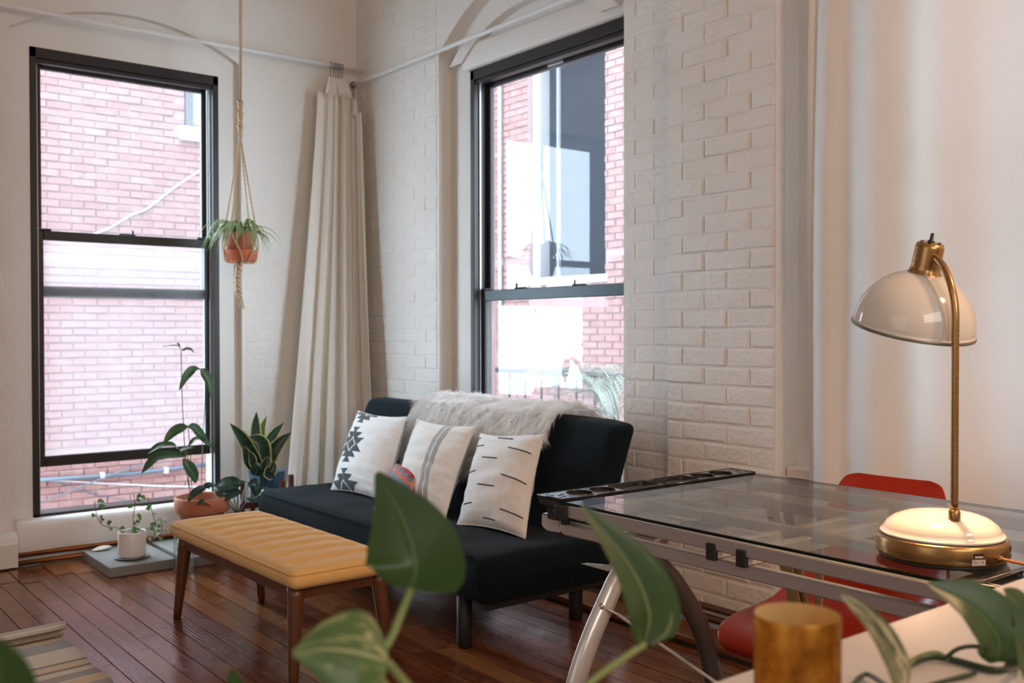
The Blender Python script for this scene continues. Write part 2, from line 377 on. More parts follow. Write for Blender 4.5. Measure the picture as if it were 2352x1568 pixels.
def leaf_mat(name, c, edge=None, edge_w=.08, mid=None, var=.35, rough=.32, trans=.15, streaks=None):
    m = mat(name, c, rough); t = NT(m); uv = t.node('ShaderNodeUVMap').outputs[0]
    sp = t.node('ShaderNodeSeparateXYZ'); t.link(uv, sp.inputs[0])
    ax = t.math('MULTIPLY', t.math('ABSOLUTE', t.math('SUBTRACT', sp.outputs[0], .5)), 2.0)
    g = t.node('ShaderNodeNewGeometry'); n = t.noise(g.outputs['Position'], 30, 4, .6)
    cc = t.mix(t.math('MULTIPLY', n, var * 2), c, tuple(x * .45 for x in c))
    if streaks:
        mp = t.node('ShaderNodeMapping'); mp.inputs['Scale'].default_value = streaks[1]; t.link(uv, mp.inputs['Vector'])
        cc = t.mix(t.ramp(t.noise(mp.outputs['Vector'], 3, 3, .6, .8), [(streaks[2], (0, 0, 0)), (streaks[2] + .12, (1, 1, 1))]), cc, streaks[0])
    if mid: cc = t.mix(t.math('LESS_THAN', ax, mid[1]), cc, mid[0])
    if edge: cc = t.mix(t.math('GREATER_THAN', t.math('ADD', ax, t.math('MULTIPLY', t.math('SUBTRACT', n, .5), .10)), 1 - edge_w), cc, edge)
    t.col(cc); t.b.inputs['Specular IOR Level'].default_value = .45
    out = t.n['Material Output']; tl = t.node('ShaderNodeBsdfTranslucent'); t.link(cc, tl.inputs[0])
    mx = t.node('ShaderNodeMixShader'); mx.inputs[0].default_value = trans; t.link(t.b.outputs[0], mx.inputs[1]); t.link(tl.outputs[0], mx.inputs[2]); t.link(mx.outputs[0], out.inputs[0]); return m
M_pothos = leaf_mat('pothos_leaf', (.045, .10, .030), mid=((.20, .26, .12), .035), var=.3, rough=.36, streaks=((.26, .30, .14), (2.2, .5, 1), .62))
M_pothos2 = leaf_mat('pothos_leaf_pale', (.10, .19, .06), mid=((.34, .38, .2), .04), rough=.35, streaks=((.38, .42, .20), (3., .8, 1), .55))
M_pothos3 = leaf_mat('pothos_leaf_dark', (.045, .105, .025), mid=((.10, .17, .06), .03), rough=.34)
M_pothosv = leaf_mat('pothos_leaf_variegated', (.09, .13, .06), rough=.38, streaks=((.56, .48, .30), (2.4, .8, 1), .48))
M_snake = leaf_mat('snake_leaf', (.018, .045, .022), edge=(.52, .48, .20), edge_w=.20, rough=.35, trans=.05, streaks=((.06, .11, .07), (1., 16, 1), .55))
M_snake2 = leaf_mat('snake_leaf_young', (.07, .17, .03), edge=(.45, .46, .15), edge_w=.2, trans=.1)
M_avo = leaf_mat('avocado_leaf', (.035, .085, .03), mid=((.10, .17, .06), .07), rough=.34, trans=.2)
M_philo = leaf_mat('philodendron_leaf', (.018, .055, .038), mid=((.07, .13, .09), .05), rough=.16, trans=.05)
M_ivy = leaf_mat('ivy_leaf', (.10, .22, .05), rough=.45, trans=.3)
M_ivyw = leaf_mat('ivy_leaf_cream', (.16, .27, .10), edge=(.7, .72, .62), edge_w=.35, rough=.45, trans=.3)
M_spider = leaf_mat('spider_leaf', (.17, .31, .075), edge=(.58, .64, .38), edge_w=.3, rough=.4, trans=.2)
M_palm = leaf_mat('palm_leaf', (.40, .48, .38), rough=.5, trans=.2)
M_stem = mat('green_stem', (.20, .26, .09), .5)
M_stem_dark = mat('dark_green_stem', (.03, .06, .03), .4)
M_twig = mat('brown_twig', (.15, .10, .06), .7)
M_root = mat('pale_root', (.55, .40, .25), .6)
def clear_glass(name, tint=(1, 1, 1), rough=0.):
    m = mat(name, tint, rough); b = m.node_tree.nodes['Principled BSDF']; b.inputs['Transmission Weight'].default_value = 1; b.inputs['IOR'].default_value = 1.45; return m
M_jar = glass_mat('clear_jar_glass', .02, (.97, .98, .97))
M_water = glass_mat('water', .02, (.93, .96, .92))
def gold():
    m = bpy.data.materials.new('gold_mercury_glass'); m.use_nodes = True; t = NT(m); b = t.b; g = t.node('ShaderNodeNewGeometry')
    n = t.noise(g.outputs['Position'], 55, 5, .65); n2 = t.noise(g.outputs['Position'], 140, 3, .6)
    b.inputs['Metallic'].default_value = 1.; b.inputs['Roughness'].default_value = .32
    t.col(t.mix(t.ramp(n, [(.4, (0, 0, 0)), (.62, (1, 1, 1))]), (.50, .27, .055), (.17, .08, .02)))
    tr = t.node('ShaderNodeBsdfTransparent'); tr.inputs[0].default_value = (.95, .72, .36, 1); tl = t.node('ShaderNodeBsdfTranslucent'); tl.inputs[0].default_value = (.85, .52, .14, 1)
    m0 = t.node('ShaderNodeMixShader'); m0.inputs[0].default_value = .45; t.link(b.outputs[0], m0.inputs[1]); t.link(tl.outputs[0], m0.inputs[2])
    mx = t.node('ShaderNodeMixShader'); t.link(t.math('MULTIPLY', t.ramp(n2, [(.45, (0, 0, 0)), (.62, (1, 1, 1))]), .35), mx.inputs[0]); t.link(m0.outputs[0], mx.inputs[1]); t.link(tr.outputs[0], mx.inputs[2])
    t.link(mx.outputs[0], t.n['Material Output'].inputs[0]); return m
M_gold = gold()
M_goldin = cloth_trans('gold_inner_lining', (.80, .58, .28), .5)
def rug_mat():
    m = mat('striped_flatweave', (.6, .5, .4), .95); t = NT(m); uv = t.node('ShaderNodeUVMap').outputs[0]; sp = t.node('ShaderNodeSeparateXYZ'); t.link(uv, sp.inputs[0])
    f = t.math('FRACT', t.math('MULTIPLY', sp.outputs[1], 4.0))
    c = t.ramp(f, [(0, (.90, .70, .46)), (.10, (.40, .42, .44)), (.32, (.95, .88, .76)), (.60, (.22, .22, .21)), (.64, (.92, .75, .52)), (.74, (.20, .19, .17)), (.78, (.95, .88, .76)), (.86, (.40, .42, .44)), (.97, (.95, .86, .72))], 'CONSTANT')
    g = t.node('ShaderNodeNewGeometry'); n = t.noise(g.outputs['Position'], 260, 3, .7)
    t.col(t.mix(t.math('MULTIPLY', n, .6), c, (.66, .62, .56))); t.bump(n, .9, .006); return m
M_rug = rug_mat()
# ---------------------------------------------------------------- floor
RX0, RX1, RY0, RY1, RZ = -6.6, 0.0, -9.6, 0.0, 3.75
floor = struct(MB().box(RX0, .4, RY0, .4, -.12, -.022).build('floor', M_floor))
pw = .084; x = -3.5; k = 0
def plank(x0, x1, y0, y1, dz=0., m=M_floor):
    g = .0018; t = random.uniform(-.0012, .0012)
    vs = [(x0 + g, y0 + g, -.022), (x1 - g, y0 + g, -.022), (x1 - g, y1 - g, -.022), (x0 + g, y1 - g, -.022),
          (x0 + g, y0 + g, dz + t), (x1 - g, y0 + g, dz), (x1 - g, y1 - g, dz), (x0 + g, y1 - g, dz + t)]
    MB().add(vs, [(0, 3, 2, 1), (4, 5, 6, 7), (0, 1, 5, 4), (1, 2, 6, 5), (2, 3, 7, 6), (3, 0, 4, 7)]).build('floor_plank', m, floor)
while x < -.27:
    x1 = min(x + pw, -.27); ye = -.39 + random.uniform(-.05, .05); y = ye
    plank(x, x1, ye, -.02, random.uniform(-.002, .004))
    while y > -5.6:
        L = random.uniform(1.3, 2.6) if y < ye - .01 else random.uniform(.9, 2.6)
        yy = max(y - L, -5.6); plank(x, x1, yy, y); y = yy
    x = x1
struct(MB().box(RX0, -3.5, RY0, -.02, -.022, -.002).box(-3.5, 0, RY0, -5.6, -.022, -.002).build('floor', M_floor))
# raised board and pipes along the right wall
struct(MB().box(-.262, -.10, -3.4, -.35, 0.012, .034, bev=.004).build('baseboard_right', M_floor))
pr = thing('heating_pipe', 'pair of dark old heating pipes along the floor under the sofa by the right wall', 'pipe', (-.06, -2.0, .06))
for z, r in ((.022 + .034, .016), (.10, .014)):
    MB().tube([(-.06, -.45, z), (-.06, -3.42, z)], r, 10).build('pipe', M_oldpipe, pr)

# ---------------------------------------------------------------- left wall (y = 0), window 1
def arch(x0, x1, zs, rise, zb, n=22):
    c = (x1 - x0) / 2; R = (c * c + rise * rise) / (2 * rise); cx = (x0 + x1) / 2; a = math.asin(c / R)
    return [(x0, zb)] + [(cx + R * sin(-a + 2 * a * i / n), zs + rise - R + R * cos(-a + 2 * a * i / n)) for i in range(n + 1)] + [(x1, zb)]
L3 = lambda a, b, d: (a, d, b)
R3 = lambda a, b, d: (d, a, b)
archL = arch(-2.02, -.775, 2.79, .172, .19)
win1 = [(-1.917, .198), (-1.917, 2.716), (-.894, 2.716), (-.894, .198)]
mb = MB(); slab(mb, [(RX0 - .2, -.02), (.42, -.02), (.42, RZ), (RX0 - .2, RZ)], [archL], 0.0, .05, L3)
wl = struct(mb.build('wall_left', M_wall, weld=1e-5))
mb = MB(); slab(mb, [(-2.12, .0), (-.68, .0), (-.68, 3.1), (-2.12, 3.1)], [win1], .05, .17, L3)
struct(mb.build('trim_1', M_plaster, weld=1e-5))
mb = MB(); slab(mb, [(RX0 - .2, -2.), (.8, -2.), (.8, RZ + 2.5), (RX0 - .2, RZ + 2.5)], [[(-1.90, .22), (-1.90, 2.70), (-.91, 2.70), (-.91, .22)]], .1702, .215, L3)
struct(mb.build('wall_left_outer', M_brick, weld=1e-5))
# the thick painted ledge under window 1
mb = MB(); xs = [-2.02 + i * 1.245 / 40 for i in range(41)]
prof = [(.10, .232), (.05, .236), (.0, .232), (-.022, .222), (-.034, .20), (-.036, .16), (-.034, .10), (-.03, .06), (-.02, .042), (.02, .038)]
vs = []
for xx in xs:
    for (yy, zz) in prof:
        d = noise.noise(Vector((xx * 5, yy * 20, zz * 14))) * .006
        vs.append((xx, yy + d, zz + d * .6))
n = len(prof); fs = [(i * n + j, i * n + j + 1, (i + 1) * n + j + 1, (i + 1) * n + j) for i in range(40) for j in range(n - 1)]
fs += [tuple(range(n)), tuple(range(40 * n + n - 1, 40 * n - 1, -1))]
mb.add(vs, fs, smooth=True); struct(mb.build('trim_2', M_ledge, weld=1e-6))
# copper pipes
cp = thing('copper_pipe', 'pair of copper heating pipes along the floor under the left window', 'pipe', (-1.4, -.05, .03))
for z, yy, r in ((.062, -.028, .013), (.024, -.05, .013)):
    MB().tube([(-2.1, yy, z), (-.3, yy, z)], r, 12).build('pipe', M_copper, cp)
# end of the baseboard heater
ht = thing('baseboard_heater', 'white metal baseboard heater end cap at the far left wall', 'heater', (-2.3, -.05, 0))
mb = MB()
pf = [(.0, .012), (-.085, .012), (-.09, .13), (-.075, .165), (-.03, .185), (0, .19)]
for a, b in ((-2.105, -2.018),):
    vs = [(xx, yy, zz) for xx in (a, b) for yy, zz in pf]; m_ = len(pf)
    mb.add(vs, [(j, (j + 1) % m_, m_ + (j + 1) % m_, m_ + j) for j in range(m_)] + [tuple(range(m_))[::-1], tuple(range(m_, 2 * m_))])
mb.build('end_cap', M_heater, ht, weld=1e-6)
MB().box(-4.2, -2.107, -.07, -.003, .03, .175, bev=.01).build('cover', M_heater, ht)

# ---------------------------------------------------------------- right wall (x = 0)
archR = arch(-2.424, -.94, 2.775, .30, .17, 26)
archW3 = arch(-4.75, -3.29, 2.775, .30, .66, 26)
win2 = [(-2.42, .22), (-2.42, 2.655), (-1.155, 2.655), (-1.155, .22)]
win3 = [(-4.70, .78), (-4.70, 2.655), (-3.95, 2.655), (-3.95, .78)]
mb = MB(); slab(mb, [(RY0 - .2, -.02), (.0, -.02), (.0, RZ), (RY0 - .2, RZ)], [archR, archW3], 0.0, .085, R3)
wr = struct(mb.build('wall_right', M_wall, weld=1e-5))
mb = MB(); slab(mb, [(-2.52, .0), (-.85, .0), (-.85, 3.25), (-2.52, 3.25)], [win2], .085, .19, R3)
struct(mb.build('trim_3', M_plaster, weld=1e-5))
mb = MB(); slab(mb, [(-4.85, .0), (-3.2, .0), (-3.2, 3.25), (-4.85, 3.25)], [win3], .085, .19, R3)
struct(mb.build('trim_4', M_plaster, weld=1e-5))
mb = MB(); slab(mb, [(RY0 - .2, -2.), (.6, -2.), (.6, RZ + 1.5), (RY0 - .2, RZ + 1.5)], [[(-2.40, .24), (-2.40, 2.64), (-1.17, 2.64), (-1.17, .24)], [(-4.68, .8), (-4.68, 2.64), (-3.97, 2.64), (-3.97, .8)]], .1902, .225, R3)
struct(mb.build('wall_right_outer', M_brick, weld=1e-5))
# inner arch band and rounded plaster lintel over window 2
mb = MB(); n = 25; vs = []
for x_, R_ in ((.03, .967), (.085, .967), (.03, .893), (.085, .893)):
    a_ = math.acos((2.70 - 2.008) / R_)
    vs += [(x_, -1.682 + R_ * sin(-a_ + 2 * a_ * i / (n - 1)), 2.008 + R_ * cos(-a_ + 2 * a_ * i / (n - 1))) for i in range(n)]
fs = []
for i in range(n - 1): fs += [(i, i + 1, n + i + 1, n + i), (2 * n + i, 3 * n + i, 3 * n + i + 1, 2 * n + i + 1), (i, 2 * n + i, 2 * n + i + 1, i + 1)]
mb.add(vs, fs); struct(mb.build('trim_8', M_plaster, weld=1e-6))
struct(MB().box(.045, .12, -2.40, -1.10, 2.658, 2.80, bev=.02, seg=4).build('trim_5', M_plaster))
# pilaster
mb = MB().box(-.05, .02, -3.285, -2.735, -.02, RZ); struct(mb.build('trim_6', M_wall))

# painted bricks, each a piece of its wall
def brick_mesh(name, bev):
    b = bmesh.new()
    for z, s in ((0, 0), (1, bev)): pass
    vs = []
    for (d, s) in ((0., 0.), (.6, .0), (1., 1.)):
        vs.append([(-.5 + s * bev * .35, d, -.5 + s * bev), (.5 - s * bev * .35, d, -.5 + s * bev), (.5 - s * bev * .35, d, .5 - s * bev), (-.5 + s * bev * .35, d, .5 - s * bev)])
    V = []
    for lv in vs:
        for (xx, d, z) in lv: V.append((xx + random.uniform(-.012, .012) * (d > .5), d + (random.uniform(-.25, .25) if d > .9 else 0), z + random.uniform(-.035, .035) * (d > .5)))
    F = [(8, 9, 10, 11)]
    for l in (0, 4):
        for i in range(4): F.append((l + i, l + (i + 1) % 4, l + 4 + (i + 1) % 4, l + 4 + i))
    me = bpy.data.meshes.new(name); me.from_pydata(V, [], F); 
    b.from_mesh(me); bmesh.ops.recalc_face_normals(b, faces=b.faces); b.to_mesh(me); b.free(); return me
def bricks(parent, meshes, rects, axis, plane, sgn, depth, course=.0766, length=.232, joint=.010, z0=0., skip=None, name='brick', limit=10**9, rough=0.):
    """courses of single bricks on a wall plane; axis is the horizontal axis, sgn the outward side"""
    n = 0
    for (a0, a1, b0, b1) in rects:
        r = int(math.ceil((b0 - z0) / course - 1e-6)); 
        while z0 + (r + 1) * course <= b1 + 1e-6:
            off = (.5 if r % 2 else 0.) * length; a = a0 - (off % length) if (a0 * 1000) % 1 > -1 else a0
            while a < a1 - .02:
                p, q = max(a, a0), min(a + length, a1); a += length
                if q - p < .03: continue
                zc = z0 + (r + .5) * course; ac = (p + q) / 2
                if skip and skip(ac, zc, q - p): continue
                if n >= limit: return n
                me = random.choice(meshes); o = bpy.data.objects.new(name, me); COL.objects.link(o); o.parent = parent
                sx, sz = (q - p - joint), course - joint * .9; d = depth * random.uniform(.55, 1.3)
                if axis == 'x': o.location = (ac, plane, zc); o.rotation_euler = (0, random.uniform(-rough, rough), 0 if sgn > 0 else pi); o.scale = (sx, d, sz)
                else: o.location = (plane, ac, zc); o.rotation_euler = (random.uniform(-rough, rough), 0, pi / 2 if sgn < 0 else -pi / 2); o.scale = (sx, d, sz)
                n += 1
            r += 1
    return n
pb = [brick_mesh('painted_brick', .10) for _ in range(6)]
for me in pb: me.materials.append(M_brickpaint)
bricks(wl, pb, [(-.755, -.01, .46, 3.22), (-2.5, -2.035, .25, 3.2)], 'x', 0., -1, .0011)
def skipR(a, z, w):
    if -2.46 < a < -.92: return True
    return False
bricks(wr, pb, [(-.925, -.02, .72, 3.24), (-2.73, -2.44, .0, 3.1)], 'y', 0., -1, .0034, rough=.008)
pil = [o for o in COL.objects if o.name == 'trim_6'][0]
bricks(pil, pb, [(-3.285, -2.735, .0, 3.1)], 'y', -.05, -1, .0055, rough=.014)
# unseen sides of the room
struct(MB().box(RX0 - .2, .5, RY0 - .2, .45, RZ, RZ + .2).build('ceiling', M_plaster))
struct(MB().box(RX0 - .2, RX0, RY0, 0, -.02, RZ).build('wall_side', M_plaster))
struct(MB().box(RX0, 0, RY0 - .2, RY0, -.02, RZ).build('wall_back', M_plaster))
# ---------------------------------------------------------------- sash windows
def sash_window(name, to, a0, a1, z0, z1, up_sash, lo_sash, m_rail, face):
    """to(a, d, z): maps along-wall, outward depth, height to the world"""
    w = MB().build(name, M_bronze); struct(w)
    def B(mbx, p, q, d0, d1, zz0, zz1, bev=.003):
        c0 = to(p, d0, zz0); c1 = to(q, d1, zz1)
        return mbx.box(min(c0[0], c1[0]), max(c0[0], c1[0]), min(c0[1], c1[1]), max(c0[1], c1[1]), zz0, zz1, bev=bev, seg=1)
    j = .034; h = .055
    m = MB()
    B(m, a0, a0 + j, face, .19, z0, z1); B(m, a1 - j, a1, face, .19, z0, z1); m.build('jamb_frame', M_bronze, w)
    m = MB(); B(m, a0, a1, face, .19, z1 - h, z1); B(m, a0 + j, a1 - j, face + .012, .06 + face, z1 - h - .022, z1 - h); m.build('head_frame', M_bronze, w)
    m = MB(); B(m, a0, a1, face, .19, z0, z0 + .052); m.build('sill_frame', M_bronze, w)
    # inner track beads
    m = MB()
    for s, e in ((a0 + j, a0 + j + .010), (a1 - j - .010, a1 - j)): B(m, s, e, face + .035, face + .042, z0 + .05, z1 - h, 0); 
    m.build('track', M_silvertrack, w)
    for (nm, d, zz0, zz1, top, bot, gm) in ((('upper_sash',) + up_sash), (('lower_sash',) + lo_sash)):
        st = .030; p, q = a0 + j + .008, a1 - j - .008
        m = MB(); B(m, p, p + st, d, d + .03, zz0, zz1); B(m, q - st, q, d, d + .03, zz0, zz1); s = m.build(nm, M_bronze, w)
        m = MB(); B(m, p + st, q - st, d - .003, d + .03, zz1 - top, zz1); m.build('top_rail', M_bronze if nm == 'upper_sash' else m_rail, s)
        m = MB(); B(m, p + st, q - st, d, d + .03, zz0, zz0 + bot); m.build('bottom_rail', m_rail if nm == 'upper_sash' else M_bronze, s)
        m = MB(); c0 = to(p + st - .004, d + .015, 0); c1 = to(q - st + .004, d + .015, 0)
        A = [(*c0[:2], zz0 + bot - .004), (*c1[:2], zz0 + bot - .004), (*c1[:2], zz1 - top + .004), (*c0[:2], zz1 - top + .004)]
        m.add(A, [(0, 1, 2, 3)]).build('pane', gm, s)
        if nm == 'lower_sash':
            mid = (p + q) / 2; fr = (.33, .72) if name == 'window_2' else (.5,)
            for f in fr:
                a = p + (q - p) * f; m = MB(); B(m, a - .045, a + .045, d + .002, d + .022, zz1, zz1 + .008); B(m, a + .025, a + .035, d + .004, d + .014, zz1 + .006, zz1 + .030); m.build('sash_lock', M_bmatte, s)
            for e in (p, q - .07): m = MB(); B(m, e, e + .07, d - .004, d + .028, zz1, zz1 + .012); m.build('tilt_latch', M_bronze, s)
        else:
            mid = (p + q) / 2; m = MB(); B(m, mid - .06, mid + .06, d - .012, d, zz1 - top + .004, zz1 - top + .020); m.build('finger_pull', M_silvertrack if name == 'window_2' else M_bronze, s)
    return w
w1 = sash_window('window_1', lambda a, d, z: (a, d, z), -1.917, -.894, .198, 2.716, (.128, 1.405, 2.66, .036, .058, M_glass_clear), (.092, .492, 1.757, .050, .056, M_glass_hazy), M_bronze, .045)
w2 = sash_window('window_2', lambda a, d, z: (d, a, z), -2.42, -1.155, .22, 2.655, (.150, 1.385, 2.60, .036, .058, M_glass_clear), (.112, .262, 1.441, .058, .056, M_glass_hazy), M_bronze2, .065)
# old sash lift scar and chipped paint on the sill of window 1
MB().box(-1.50, -1.36, .040, .046, .205, .238, bev=.002).build('paint_chip', M_shell, w1)
# window 3, behind the curtain
w3 = struct(MB().build('window_3', M_bronze))
m = MB()
for (y0, y1, z0, z1) in ((-4.70, -4.65, .78, 2.655), (-4.00, -3.95, .78, 2.655), (-4.70, -3.95, 2.6, 2.655), (-4.70, -3.95, .78, .84), (-4.66, -3.99, 1.60, 1.66)): m.box(.07, .18, y0, y1, z0, z1)
m.build('window_frame', M_bronze, w3)
MB().add([(.14, -4.66, .8), (.14, -3.99, .8), (.14, -3.99, 2.62), (.14, -4.66, 2.62)], [(0, 1, 2, 3)]).build('pane', M_glass_clear, w3)
# plaster sill block under window 3
struct(MB().box(.0, .12, -4.75, -3.30, .60, .70, bev=.006).build('trim_7', M_plaster))

# ---------------------------------------------------------------- the brick court outside
eb = [brick_mesh('red_brick', .07) for _ in range(6)]
for me in eb: me.materials.append(M_brick)
# wall across the alley, seen through window 1
AY = 4.7
ca = thing('alley_building', 'red brick alley wall seen through the left window', 'building', (0, AY + .3, -4))
MB().box(-1.7, 3.9, AY + .012, AY + .4, -4, 8.5).build('wall', M_mortar, ca)
n1 = bricks(ca, eb, [(-.98, 1.0, 1.95, 3.98)], 'x', AY + .012, -1, .016, .0735, .225, .011, rough=.004, skip=lambda a, z, w: a > .58 and z > 3.22)
for o in COL.objects:
    if o.parent is ca and o.name.startswith('brick'): o.location = Vector(o.location) - Vector((0, AY + .3, -4))
n2 = len([o for o in COL.objects if o.name.startswith('brick') and o.parent is ca])
tmp = MB()
def stuff_bricks(mbx, rects, axis, plane, depth, course=.0735, length=.225, joint=.011, skip=None):
    for (a0, a1, b0, b1) in rects:
        r = int(b0 / course)
        while (r + 1) * course < b1:
            a = a0 - (length / 2 if r % 2 else 0)
            while a < a1:
                p, q = max(a, a0), min(a + length, a1); a += length
                if q - p < .05: continue
                z0, z1 = r * course + joint / 2, (r + 1) * course - joint / 2
                if skip and skip((p + q) / 2, (z0 + z1) / 2, q - p): continue
                e = .004; d = depth * random.uniform(.6, 1.2); j = joint / 2; u = random.uniform(-.003, .003)
                lo, hi = plane, plane - d
                if axis == 'x': V = [(p + j, lo, z0), (q - j, lo, z0), (q - j, lo, z1), (p + j, lo, z1), (p + j + e, hi, z0 + e + u), (q - j - e, hi, z0 + e), (q - j - e, hi, z1 - e), (p + j + e, hi, z1 - e + u)]
                else: V = [(lo, q - j, z0), (lo, p + j, z0), (lo, p + j, z1), (lo, q - j, z1), (hi, q - j - e, z0 + e + u), (hi, p + j + e, z0 + e), (hi, p + j + e, z1 - e), (hi, q - j - e, z1 - e + u)]
                mbx.add(V, [(4, 5, 6, 7), (0, 1, 5, 4), (1, 2, 6, 5), (2, 3, 7, 6), (3, 0, 4, 7)])
            r += 1
stuff_bricks(tmp, [(-1.69, -.98, -1.0, 7.5), (1.0, 3.88, -1.0, 7.5), (-.98, 1.0, -1.0, -.62), (-.98, 1.0, .10, 1.93), (-.98, 1.0, 4.0, 7.5)], 'x', AY + .012, .016)
so = tmp.build('brick_courses', M_brick, ca); so['kind'] = 'stuff'
n3 = 0
cnt0 = set(o.name for o in COL.objects)
bricks(ca, eb, [(-1.0, 1.05, -.62, .08)], 'x', AY + .012, -1, .016, .0735, .225, .011, rough=.004, limit=300 - n2)
for o in COL.objects:
    if o.name not in cnt0: o.location = Vector(o.location) - Vector((0, AY + .3, -4))
# small window with stone sill at its upper right
f = MB().box(.60, .68, AY - .02, AY + .012, 3.36, 3.9).box(.60, 1.2, AY - .02, AY + .012, 3.86, 3.9).build('window_frame', M_darkmetal, ca)
MB().add([(.66, AY + .004, 3.4), (1.2, AY + .004, 3.4), (1.2, AY + .004, 3.9), (.66, AY + .004, 3.9)], [(0, 1, 2, 3)]).build('pane', M_whitewash, f)
MB().box(.53, 1.2, AY - .06, AY + .012, 3.22, 3.37, bev=.02, seg=3).build('stone_sill', M_concrete_ext, ca)
# cables and conduit on the alley wall
def cable(nm, label, pts, r, m, cat='cable', nn=8):
    o = MB().tube(catmull(pts, nn), r, 8).build(nm, m); return tag(o, label, cat)
M_cablew = mat('white_cable', (.5, .5, .5), .6); M_conduit = mat('grey_conduit', (.09, .12, .15), .5, .0)
cable('power_cable', 'white cable rising across the brick wall outside the upper left window', [(-0.3505,4.6940,2.1713), (-0.1621,4.6940,2.2611), (0.0310,4.6940,2.3927), (0.2064,4.6940,2.4811), (0.4772,4.6940,2.7104), (0.8042,4.6940,2.9613)], .010, M_cablew)
cd = MB().tube([(-0.9692,4.6720,-0.2123), (-0.4149,4.6720,-0.2263), (0.0063,4.6720,-0.2344), (0.4508,4.6720,-0.2202), (0.9204,4.6720,-0.1958)], .020, 10).build('conduit_pipe', M_conduit); tag(cd, 'grey conduit pipe across the brick wall in the gap under the raised sash', 'pipe')
for i, p in enumerate(((-0.2692,4.6600,-0.2254), (0.3648,4.6600,-0.2295))): MB().box(p[0] - .02, p[0] + .02, p[1] - .02, AY, p[2] - .03, p[2] + .03, bev=.006).build('pipe_clip', M_cablew, cd)
cable('alley_cable', 'white cable running level below the grey conduit outside the left window', [(-0.9648,4.6940,-0.2488), (-0.7314,4.6940,-0.2334), (-0.2014,4.6940,-0.3146), (0.3664,4.6940,-0.3971), (0.9275,4.6940,-0.4620)], .009, M_cablew)
cable('thin_wire', 'thin grey wire rising to the right behind the conduit outside the left window', [(-0.9011,4.6400,-0.4325), (-0.6264,4.6400,-0.3647), (-0.2162,4.6400,-0.2280), (0.1715,4.6400,-0.1295)], .006, M_conduit)
cable('thin_wire', 'thin grey wire sagging to the right below the white level cable', [(-0.6910,4.6980,-0.2505), (-0.4091,4.6980,-0.3817), (-0.1589,4.6980,-0.4647), (0.1433,4.6980,-0.5507)], .006, M_conduit)
# facade opposite window 2
FX = 3.9
fb = thing('court_building', 'red brick court building with a tall dark window seen past window 2', 'building', (FX + .3, 2.4, -4))
def skipF(a, z, w): return (1.72 < a + w / 2 and a - w / 2 < 3.14 and 1.75 < z < 4.45)
mb = MB(); slab(mb, [(-6, -4), (AY + .3, -4), (AY + .3, 9.5), (-6, 9.5)], [[(1.79, 1.8), (3.04, 1.8), (3.04, 4.4), (1.79, 4.4)]], FX + .012, FX + .4, R3)
mb.build('wall', M_mortar, fb, weld=1e-5)
c0 = set(o.name for o in COL.objects)
bricks(fb, eb, [(1.3, 1.79, 2.0, 4.4), (3.04, 3.5, 2.0, 4.4), (3.52, 3.95, 2.0, 4.2)], 'y', FX + .012, -1, .018, .0735, .225, .012, limit=298, rough=.006)
for o in COL.objects:
    if o.name not in c0: o.location = Vector(o.location) - Vector((FX + .3, 2.4, -4))
tmp = MB(); stuff_bricks(tmp, [(1.0, 1.28, 1.5, 4.4), (1.3, 1.79, 1.5, 2.0), (3.04, 3.95, 1.5, 2.0), (1.0, 3.6, .25, 1.5), (-3, 4.4, -1.5, .24), (-3, .98, .25, 7), (3.62, 4.6, .25, 1.5), (3.97, 4.6, 1.5, 4.4), (1, 4.6, 4.42, 8)], 'y', FX + .012, .018)
so = tmp.build('brick_courses', M_brick, fb); so['kind'] = 'stuff'
M_darkpane = mat('dark_window_pane', (.010, .014, .02), .2); M_darkpane.node_tree.nodes['Principled BSDF'].inputs['Specular IOR Level'].default_value = .2
f = MB().box(FX + .06, FX + .2, 2.90, 3.03, 1.8, 4.4).box(FX + .06, FX + .2, 1.79, 1.83, 1.8, 4.4).build('window_frame', M_whitewash, fb)
MB().add([(FX + .2, 1.83, 1.8), (FX + .2, 2.90, 1.8), (FX + .2, 2.90, 4.4), (FX + .2, 1.83, 4.4)], [(0, 1, 2, 3)]).build('pane', M_darkpane, f)
MB().box(FX + .15, FX + .19, 2.70, 2.72, 1.8, 4.4).build('shade_edge', M_whitewash, f)
MB().box(FX - .04, FX + .2, 1.75, 3.1, 1.72, 1.8, bev=.01).build('window_sill', M_concrete_ext, fb)
cable('downpipe', 'pale vertical pipe on the brick facade left of the dark window outside', [(FX - .05, 3.50, 1.3), (FX - .05, 3.50, 3.0), (FX - .05, 3.50, 4.6)], .022, M_whitewash, 'pipe')
MB().box(-8, 9, -8, 9, -4.2, -4).build('ground', M_concrete_ext)['kind'] = 'structure'
# fire escape railing outside window 2 with a palm on it
re = thing('fire_escape_railing', 'black iron railing outside window 2 beyond the sofa', 'railing', (1.72, -.5, -.02))
MB().tube([(1.72, -3.2, .90), (1.72, 1.9, .90)], .020, 8).build('top_rail', M_railmetal, re)
MB().tube([(1.72, -3.2, .08), (1.72, 1.9, .08)], .014, 8).build('bottom_rail', M_railmetal, re)
for i in range(26): MB().box(1.713, 1.727, -3.2 + i * .20, -3.186 + i * .20, .08, .90).build('baluster', M_railmetal, re)
struct(MB().box(.34, 1.8, -3.3, 2.0, -.06, -.02).build('balcony_floor', M_railmetal))
pp = thing('palm_plant', 'feathery palm in a pot on the fire escape outside window 2', 'plant', (1.08, -1.35, -.02))
MB().lathe([(0, 0), (.13, 0), (.16, .26), (.145, .26), (.14, .22), (0, .22)], (1.08, -1.35, -.02), 20).build('pot', M_terra, pp)
rnd = random.Random(5)
